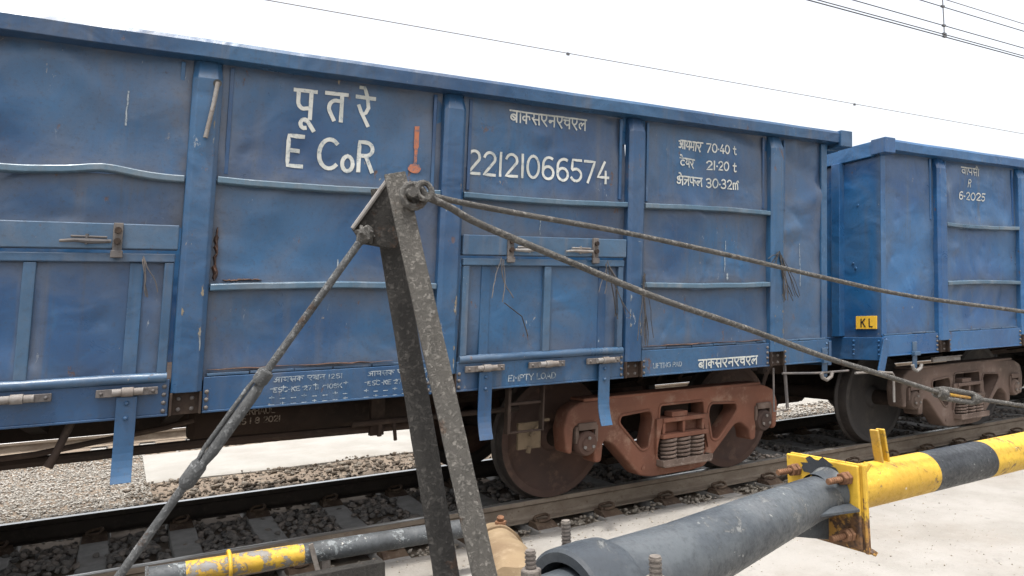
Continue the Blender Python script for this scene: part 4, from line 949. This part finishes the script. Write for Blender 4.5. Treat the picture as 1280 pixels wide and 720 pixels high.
n = 2600; X = nr.uniform(1.5, 11, n); Y = nr.uniform(2.2, 4.75, n)
stones('pebbles', np.stack([X, Y, np.full(n, -.149)], 1), nr.uniform(.0015, .006, n)*nr.choice([1, 1, 1, 1.7], n), M['ballast_lit'], 'fine grit lying over the near concrete road', 'pebbles')

# ------------------------------------------------------------------ overhead wires
def wire(name, y, z, r, mat, parent, x0=-60, x1=150, sag=0, dy=0):
    b = MB(); n = 30; b.tube([(x0+(x1-x0)*i/n, y+dy*(x0+(x1-x0)*i/n), z) for i in range(n+1)], r, 6); o = b.build(name, mat, None, smooth=True)
    if parent: kid(o, parent)
    return o
OH = empty('overhead_line', (10.7, 6.095, 5.47), 'dark catenary wires with a dropper crossing the sky at top right', 'power line')
wire('contact_wire', 6.095, 5.470, .0085, M['cable'], OH); wire('contact_wire', 6.10, 5.510, .0075, M['cable'], OH)
wire('messenger_wire', 6.095, 5.640, .0075, M['cable'], OH)
wire('messenger_wire', 6.095, 5.925, .0075, M['cable'], OH); wire('feeder_wire', 6.095, 6.05, .007, M['cable2'], OH)
b = MB(); b.tube([(10.72, 6.095, 5.47), (10.73, 6.095, 5.7), (10.735, 6.095, 6.4)], .008, 6)
for z in (5.475, 5.515, 5.64, 5.93): b.box(10.69, 10.76, 6.08, 6.11, z-.014, z+.014)
kid(b.build('dropper', M['cable'], None), OH)
ow = wire('overhead_wire', 11.495, 6.64, .0085, M['cable2'], None)
ow['label'] = 'single thin grey wire running across the sky above both wagons'; ow['category'] = 'power line'
for x in (7.63, 16.17):
    b = MB(); b.box(x-.03, x+.03, 11.48, 11.51, 6.60, 6.65); o = b.build('wire_clamp', M['cable'], None); at_parent(o, ow)

# ------------------------------------------------------------------ level crossing gate (foreground)
GT = empty('crossing_gate', (.6, 1.45, -.15), 'level crossing gate boom with yellow and black bands, grey butt pipe and rod-stayed A-frame', 'barrier')
def gk(o): return kid(o, GT)
BY, BZ = 1.64, .862
def boom(name, x0, x1, r0, r1, mat):
    b = MB(); n = 8; b.tube([(x0+(x1-x0)*i/n, BY+.012*(x0+(x1-x0)*i/n-2.1), BZ) for i in range(n+1)], [r0+(r1-r0)*i/n for i in range(n+1)], 40); return gk(b.build(name, mat, None, smooth=True))
b = MB(); pts_ = [(.06*math.cos(k*PI/12)*(1+.25*math.sin(k*2.3)), .045*math.sin(k*PI/12)*(1+.3*math.cos(k*1.7))) for k in range(24)]
b.add([(2.0645, 1.675+p[0]*1.1, .938+p[1]*.75) for p in pts_], [tuple(range(24))]); gk(b.build('paint_splash', M['gategrey'], None))
boom('boom_band', 2.085, 2.585, .0745, .0735, M['yellow']); boom('boom_band', 2.5852, 2.965, .0735, .0725, M['gateblack']); boom('boom_band', 2.9652, 3.45, .0725, .0715, M['yellow'])
boom('boom_band', 3.4502, 3.9, .0715, .070, M['gateblack']); boom('boom_band', 3.9002, 5.0, .070, .066, M['yellow'])
# flange plates
b = MB(); b.box(2.066, 2.078, 1.530, 1.812, .700, .968); gk(b.build('flange_plate', M['flange'], None, bevel=.004))
b = MB(); b.box(2.0795, 2.0905, 1.512, 1.806, .690, .972); gk(b.build('flange_plate', M['flange'], None, bevel=.004))
b = MB(); b.tube([(2.085, 1.520, .690), (2.085, 1.520, .968)], .0085, 8); b.tube([(2.092, 1.514, .69), (2.10, 1.512, .70)], .014, 10); b.tube([(2.088, 1.522, .955), (2.10, 1.515, .975)], .012, 8); gk(b.build('flange_edge', M['flange'], None, smooth=True))
# bolts through flange
for (y, z) in ((1.565, .925), (1.765, .920), (1.565, .745), (1.765, .745)):
    b = MB(); b.tube([(1.968, y, z), (2.066, y, z)], .0090, 12)
    for k in range(9): b.tube([(1.970+.010*k, y, z), (1.974+.010*k, y, z)], .0105, 10)
    bo = gk(b.build('bolt', M['rustbolt'], None, smooth=True))
    b = MB(); b.hexa((2.030, y, z), (1, 0, 0), .021, .018); b.hexa((2.050, y, z), (1, 0, 0), .023, .014); o = b.build('nut', M['rustbolt'], None, bevel=.003); at_parent(o, bo); o.matrix_parent_inverse = Matrix.Identity(4)
# grey tapered butt pipe
pp = [(2.062, 1.640, .858), (1.95, 1.628, .856), (1.60, 1.545, .847), (1.25, 1.455, .840), (.93, 1.380, .842)]
b = MB(); b.tube(pp, [.068, .070, .084, .096, .106], 48); gk(b.build('butt_pipe', M['gategrey'], None, smooth=True))
# rough sleeve of paint where pipe meets flange
b = MB(); b.lathe((2.05, 1.64, .868), (1, 0, 0), [(-.05, .064), (-.02, .069), (.0, .073), (.013, .080)], 32); gk(b.build('weld_collar', M['gategrey'], None, smooth=True))
# stiffening gussets
def gus(yz0, yz1, nrm):
    b = MB(); (y0, z0), (y1, z1) = yz0, yz1
    b.add([(1.72, y0, z0), (2.066, y0, z0), (2.066, y1, z1), (1.76, (y0+y1)/2*.25+y0*.75, z0*.75+z1*.25)]+[(1.72, y0+nrm[0], z0+nrm[1]), (2.066, y0+nrm[0], z0+nrm[1]), (2.066, y1+nrm[0], z1+nrm[1]), (1.76, (y0+y1)/2*.25+y0*.75+nrm[0], z0*.75+z1*.25+nrm[1])],
          [(0, 1, 2, 3), (7, 6, 5, 4), (0, 4, 5, 1), (1, 5, 6, 2), (2, 6, 7, 3), (3, 7, 4, 0)])
    gk(b.build('gusset', M['gategrey'], None, bevel=.002))
gus((1.565, .835), (1.528, .822), (.0, .010)); gus((1.645, .800), (1.650, .705), (.010, 0))
# collar at the pivot end and the inner shaft
d = (Vector(pp[4])-Vector(pp[3])).normalized(); c = Vector(pp[4])
b = MB(); b.lathe(c-d*.02, d, [(-.045, .106), (-.02, .119), (.02, .122), (.105, .122), (.112, .115), (.112, .094), (.06, .090)], 48); gk(b.build('collar', M['gategrey'], None, smooth=True))
b = MB(); b.tube([c-d*.02, c+d*.55], .078, 40); gk(b.build('pivot_shaft', M['gategrey'], None, smooth=True))
# vertical studs of the bearing clamp
for (x, y, z, L_) in ((.958, 1.53, .972, .30), (.842, 1.045, 1.036, .34), (.746, 1.335, .988, .30)):
    b = MB(); b.tube([(x, y, z-L_), (x, y, z)], .0105, 12)
    for k in range(int(L_/.009)): b.tube([(x, y, z-.004-.009*k), (x, y, z-.008-.009*k)], .0122, 10)
    st = gk(b.build('stud', M['studmetal'], None, smooth=True))
    if y < 1.5:
        b = MB(); b.hexa((x, y, z-.072), (0, 0, 1), .023, .034); o = b.build('nut', M['studmetal'], None, bevel=.004); at_parent(o, st); o.matrix_parent_inverse = Matrix.Identity(4)
b = MB(); b.box(.70, 1.0, 1.0, 1.62, .66, .70); gk(b.build('bearing_plate', M['studmetal'], None, bevel=.004))
# A-frame bars
def flat(name, p0, p1, w0, w1, th, mat, wd=(1, 0, 0), bulge=0):
    p0, p1 = Vector(p0), Vector(p1); d = (p1-p0).normalized(); wv = Vector(wd); wv = (wv-d*wv.dot(d)).normalized(); tv = d.cross(wv).normalized(); n = 26; vs = []
    for i in range(n+1):
        p = p0+(p1-p0)*i/n; w_ = (w0+(w1-w0)*i/n)/2
        e = .0015*noise.noise(p*9); e2 = .0015*noise.noise(p*13+Vector((3, 3, 3)))
        for a, c_ in ((-1, -1), (1, -1), (1, 1), (-1, 1)): vs.append(p+wv*(a*w_+(e if a > 0 else e2))+tv*c_*th/2)
    b = MB(); b.add(vs, [(4*i+j, 4*i+(j+1) % 4, 4*i+4+(j+1) % 4, 4*i+4+j) for i in range(n) for j in range(4)]+[(3, 2, 1, 0), (4*n, 4*n+1, 4*n+2, 4*n+3)])
    return gk(b.build(name, mat, None, bevel=.0025))
flat('strut_bar', (.549, 1.560, 1.815), (.632, 1.235, .80), .049, .049, .014, M['strut'], (1, -.35, 0))
flat('strut_bar', (.551, 1.665, 1.800), (.640, 1.49, .78), .054, .058, .014, M['strutdark'], (1, -.35, 0))
b = MB(); b.box(.53, .72, 1.22, 1.60, .66, .79); gk(b.build('pivot_bracket', M['strut'], None, bevel=.004))
# head plate between the bars with the pin
def poly_plate(name, pts, off, mat):
    n = len(pts); off = Vector(off); b = MB(); b.add([Vector(p) for p in pts]+[Vector(p)+off for p in pts], [tuple(range(n)), tuple(range(2*n-1, n-1, -1))]+[(i, (i+1) % n, (i+1) % n+n, i+n) for i in range(n)]); return gk(b.build(name, mat, None, bevel=.002))
poly_plate('head_plate', [(.545, 1.60, 1.805), (.575, 1.59, 1.79), (.585, 1.59, 1.70), (.560, 1.60, 1.645), (.490, 1.625, 1.66), (.468, 1.63, 1.695)], (0, .012, 0), M['strutdark'])
b = MB(); b.tube([(.466, 1.625, 1.694), (.548, 1.60, 1.812)], .0055, 8); gk(b.build('plate_edge_strip', M['fitlight'], None, smooth=True))  # pale strip along the upper left edge of the head plate
b = MB(); b.tube([(.565, 1.49, 1.762), (.565, 1.70, 1.762)], .012, 12); hb = gk(b.build('head_pin', M['rod'], None, smooth=True))
b = MB(); b.tube([(.585, 1.525, 1.762), (.585, 1.545, 1.762)], .020, 10)
b.tube([(.575+.026*math.cos(a_), 1.512, 1.757+.026*math.sin(a_)) for a_ in [i*PI/7 for i in range(15)]], .0085, 8); b.tube([(.598+.018*math.cos(a_), 1.505+.004*math.sin(a_), 1.768+.020*math.sin(a_)) for a_ in [i*PI/6+.5 for i in range(13)]], .007, 8)
gk(b.build('rod_eye', M['rod'], None, smooth=True))
# tie rods, spliced wire look: measured sagging lines
U_ = [(.575, 1.50, 1.772), (.746, 1.66, 1.7695), (.960, 1.66, 1.750), (1.286, 1.66, 1.712), (1.687, 1.66, 1.653), (2.162, 1.66, 1.577), (2.619, 1.66, 1.512), (3.38, 1.66, 1.438), (4.0, 1.67, 1.37), (7.2, 1.71, 1.02)]
U_ = [(.590, 1.525, 1.764), (.640, 1.56, 1.768), (.760, 1.62, 1.765)]+U_[2:]
L_ = [(.600, 1.51, 1.758), (.671, 1.53, 1.738), (.759, 1.55, 1.704), (1.008, 1.55, 1.617), (1.289, 1.55, 1.521), (1.617, 1.55, 1.427), (1.961, 1.55, 1.323), (2.158, 1.55, 1.271), (2.56, 1.555, 1.165)]
def smooth_path(P, n=6):
    P = [Vector(p) for p in P]; out = []
    for i in range(len(P)-1):
        p0, p1, p2, p3 = P[max(i-1, 0)], P[i], P[i+1], P[min(i+2, len(P)-1)]
        for k in range(n):
            t_ = k/n; out.append(.5*((2*p1)+(-p0+p2)*t_+(2*p0-5*p1+4*p2-p3)*t_**2+(-p0+3*p1-3*p2+p3)*t_**3))
    return out+[P[-1]]
b = MB(); q = smooth_path(U_); b.tube(q, [.0078+.0008*noise.noise(p*14) for p in q], 12); gk(b.build('tie_rod', M['rod'], None, smooth=True))
b = MB(); q = smooth_path(L_); b.tube(q, [.0088+.0008*noise.noise(p*14) for p in q], 12); gk(b.build('tie_rod', M['rod'], None, smooth=True))
b = MB(); q = smooth_path([(2.80, 1.556, 1.122), (3.0, 1.556, 1.090), (3.12, 1.557, 1.070), (3.6, 1.56, 1.005), (4.6, 1.62, .92)]); b.tube(q, .0085, 12); gk(b.build('tie_rod', M['rod'], None, smooth=True))
a0, a1 = Vector((2.565, 1.555, 1.163)), Vector((2.80, 1.556, 1.122)); dd = (a1-a0).normalized(); sd_ = Vector((0, 1, 0)); up_ = sd_.cross(dd).normalized()*-1
b = MB()
for s in (-1, 1): b.tube([a0+up_*s*.014, a0+dd*.03+up_*s*.017, a1-dd*.03+up_*s*.017, a1+up_*s*.014], [.007, .0095, .0095, .007], 10)
b.tube([a0-dd*.012, a0+dd*.035], .020, 10); b.tube([a1-dd*.035, a1+dd*.008], .019, 10)
gk(b.build('turnbuckle', M['rod'], None, smooth=True))
b = MB(); b.tube([a0+dd*.04-sd_*.002, a1-dd*.05-sd_*.002], .006, 8); gk(b.build('turnbuckle_screw', M['yellowrust'], None, smooth=True))
# back stay rod with long turnbuckle
S0 = Vector((.486, 1.612, 1.672)); S1 = Vector((-.06, 1.695, .912)); ds = (S1-S0).normalized()
def sp(t_): return S0+(S1-S0)*t_
b = MB(); q = [sp(i/30) for i in range(13)]; b.tube(q, [.0088+.0006*noise.noise(p*20) for p in q], 12); gk(b.build('stay_rod', M['rodgrey'], None, smooth=True))
b = MB(); q = [sp(.685+i/30) for i in range(10)]; b.tube(q, [.0092+.0006*noise.noise(p*20) for p in q], 12); gk(b.build('stay_rod', M['rodgrey'], None, smooth=True))
n1 = ds.cross(Vector((0, 1, 0))).normalized(); n2 = Vector((0, 1, 0))
b = MB(); b.tube([sp(.385), sp(.39), sp(.415), sp(.425)], [.011, .017, .017, .012], 14); b.tube([sp(.63), sp(.64), sp(.685), sp(.695)], [.013, .017, .017, .011], 14)
b.tube([sp(.415)+n1*.005, sp(.44)+n1*.006, sp(.60)+n1*.006, sp(.635)+n1*.004], [.009, .0125, .0125, .009], 12); b.tube([sp(.415)-n1*.010, sp(.44)-n1*.012, sp(.60)-n1*.012, sp(.635)-n1*.008], [.004, .005, .005, .004], 10)
gk(b.build('turnbuckle', M['rodgrey'], None, smooth=True))
b = MB(); b.tube([S0-ds*.03, S0-ds*.005, S0+ds*.015], [.010, .020, .009], 10)
for k in range(6):
    an = k; b.tube([S0+n1*.018*math.cos(an)+n2*.018*math.sin(an)-ds*.02, S0+n1*.022*math.cos(an+1.2)+n2*.02*math.sin(an+1.2)], .004, 6)
gk(b.build('stay_knot', M['rod'], None, smooth=True))
# yellow twin lug on the boom
for dx in (-.022, .012):
    b = MB(); b.bar((2.352+dx, BY-.005, .915), (2.330+dx, BY-.005, 1.048), .032, .010, (0, 1, 0)); 
    lg = gk(b.build('boom_lug', M['yellow'], None, bevel=.003))
b = MB(); b.bar((2.349, BY+.012, .915), (2.332, BY+.012, 1.030), .034, .010, (1, 0, 0)); gk(b.build('lug_web', M['yellowrust'], None, bevel=.002))

# ------------------------------------------------------------------ lower striped pipe, channel, drum
PT = empty('low_barrier_pipe', (.5, 4.30, -.15), 'chipped yellow and grey pipe lying low beside the near rail behind the A-frame', 'barrier')
def pk(o): return kid(o, PT)
def lowpipe(x0, x1, mat, name='pipe_band'):
    b = MB(); n = 6; b.tube([(x0+(x1-x0)*i/n, 4.30, .185-.020*(x0+(x1-x0)*i/n)) for i in range(n+1)], .058, 28); return pk(b.build(name, mat, None, smooth=True))
M['lowyellow'] = m_worn_paint('chipped_low_yellow', (.50, .31, .03), (.42, .25, .03), (.16, .155, .15), .53, 12, .6)
M['lowgrey'] = m_worn_paint('chipped_low_grey', (.055, .060, .064), (.035, .038, .040), (.17, .185, .19), .56, 10, .6)
lowpipe(.10, .28, M['lowgrey']); lowpipe(.2802, .90, M['lowyellow']); lowpipe(.9002, 2.0, M['lowgrey'])
b = MB(); b.lathe((.092, 4.30, .183), (1, 0, 0), [(-.004, 0), (-.004, .064), (.012, .064)], 28); pk(b.build('end_cap', M['rodgrey'], None, smooth=True))
b = MB(); b.tube([(.50+.0*k, 4.30+.075*math.cos(a_), .176+.075*math.sin(a_)) for k, a_ in enumerate([-.6+i*.33 for i in range(14)])], .011, 8); pk(b.build('clamp_hoop', M['yellow'], None, smooth=True))
b = MB(); b.bar((.93, 4.235, .235), (.97, 4.225, .06), .028, .008, (1, 0, 0)); pk(b.build('strap', M['studmetal'], None, bevel=.002))
for x in (.3, 1.0):
    b = MB(); b.box(x, x+.05, 4.27, 4.33, -.15, .12); pk(b.build('leg', M['studmetal'], None, bevel=.003))
CH = empty('steel_channel', (.5, 4.1, -.15), 'dark steel channel lying just in front of the chipped yellow pipe', 'channel')
b = MB(); b.box(-.4, 1.31, 4.06, 4.068, .028, .112); b.box(-.4, 1.31, 4.068, 4.14, .104, .112); b.box(-.4, 1.31, 4.068, 4.14, .028, .036); kid(b.build('channel_beam', M['strutdark'], None, bevel=.002), CH)
b = MB()
for x in (.88, .55): b.lathe((x, 4.06, .055+(x-.55)*.02), (0, -1, 0), [(0, .016), (.008, .014), (.01, .0005)], 10)
kid(b.build('rivet', M['fitlight'], None, smooth=True), CH)
for x in (-.2, 1.15):
    b = MB(); b.box(x, x+.06, 4.08, 4.13, -.15, .027); kid(b.build('leg', M['studmetal'], None, bevel=.003), CH)
DR = empty('gate_winch_drum', (1.65, 3.2, -.15), 'dust-caked ochre winch casting behind the foot of the A-frame', 'winch')
def lump(mb, s=.004):
    mb.v = [tuple(Vector(v)+Vector((nz(v[0]*1, v[2], 12, 1), nz(v[1], v[2], 12, 2), nz(v[0], v[1], 12, 3)))*s*3) for v in mb.v]; return mb
c0 = Vector((1.86, 3.75, .215)); c1 = Vector((1.56, 2.95, .205)); dv = (c1-c0).normalized(); Lc = (c1-c0).length
b = MB(); b.lathe(c0, dv, [(-.02, 0), (-.02, .06), (0, .10), (.04, .118), (.16, .125), (.20, .130), (.42, .135)], 48); kid(lump(b).build('drum_neck', M['ochre'], None, smooth=True), DR)
b = MB(); b.lathe(c0, dv, [(.38, .135), (.42, .150), (.47, .160), (.60, .168), (.80, .165), (.86, .150), (.88, .10), (.885, .0)], 56); kid(lump(b, .006).build('drum_body', M['ochre'], None, smooth=True), DR)
b = MB(); b.lathe(c0, dv, [(.19, .10), (.19, .142), (.215, .142), (.215, .10)], 48); kid(lump(b).build('drum_flange', M['ochre'], None, smooth=True), DR)
b = MB(); b.box(1.50, 1.98, 2.9, 3.7, -.15, .06); kid(lump(b).build('base_block', M['ochre'], None, bevel=.02), DR)
b = MB(); b.tube([(1.86, 3.66, .31), (1.85, 3.64, .375)], .022, 6); b.tube([(1.855, 3.65, .33), (1.855, 3.65, .35)], .034, 6); kid(b.build('bolt', M['rustbolt'], None, bevel=.003), DR)
# dusty mound beside the drum
b = MB(); n = 30; vs = []; 
for j in range(n+1):
    for i in range(n+1):
        u, v = i/n*2-1, j/n*2-1; r2 = u*u+v*v; h = max(0, 1-r2)**1.3
        vs.append((1.98+.36*u, 3.1+.42*v, -.152+.27*h+(.035*nz(u*3, v*3, 2.2)+.02*nz(u, v, 14))*(h > 0)*min(1, h*4)))
b.add(vs, [(j*(n+1)+i, j*(n+1)+i+1, (j+1)*(n+1)+i+1, (j+1)*(n+1)+i) for j in range(n) for i in range(n)])
o = b.build('soil_heap', M['dirt'], None, smooth=True); o['kind'] = 'stuff'; o['label'] = 'small heap of dusty soil beside the ochre winch casting'; o['category'] = 'soil'
for o in list(COL.objects):
    if o.name.split('.')[0] in ('rivet_row', 'tie_wire', 'latch_pin', 'hinge_knuckle', 'post_foot', 'rivet', 'plate_letters', 'lettering', 'paint_mark'): 
        if o.name.startswith(('rivet_row', 'tie_wire')): o['kind'] = 'stuff'
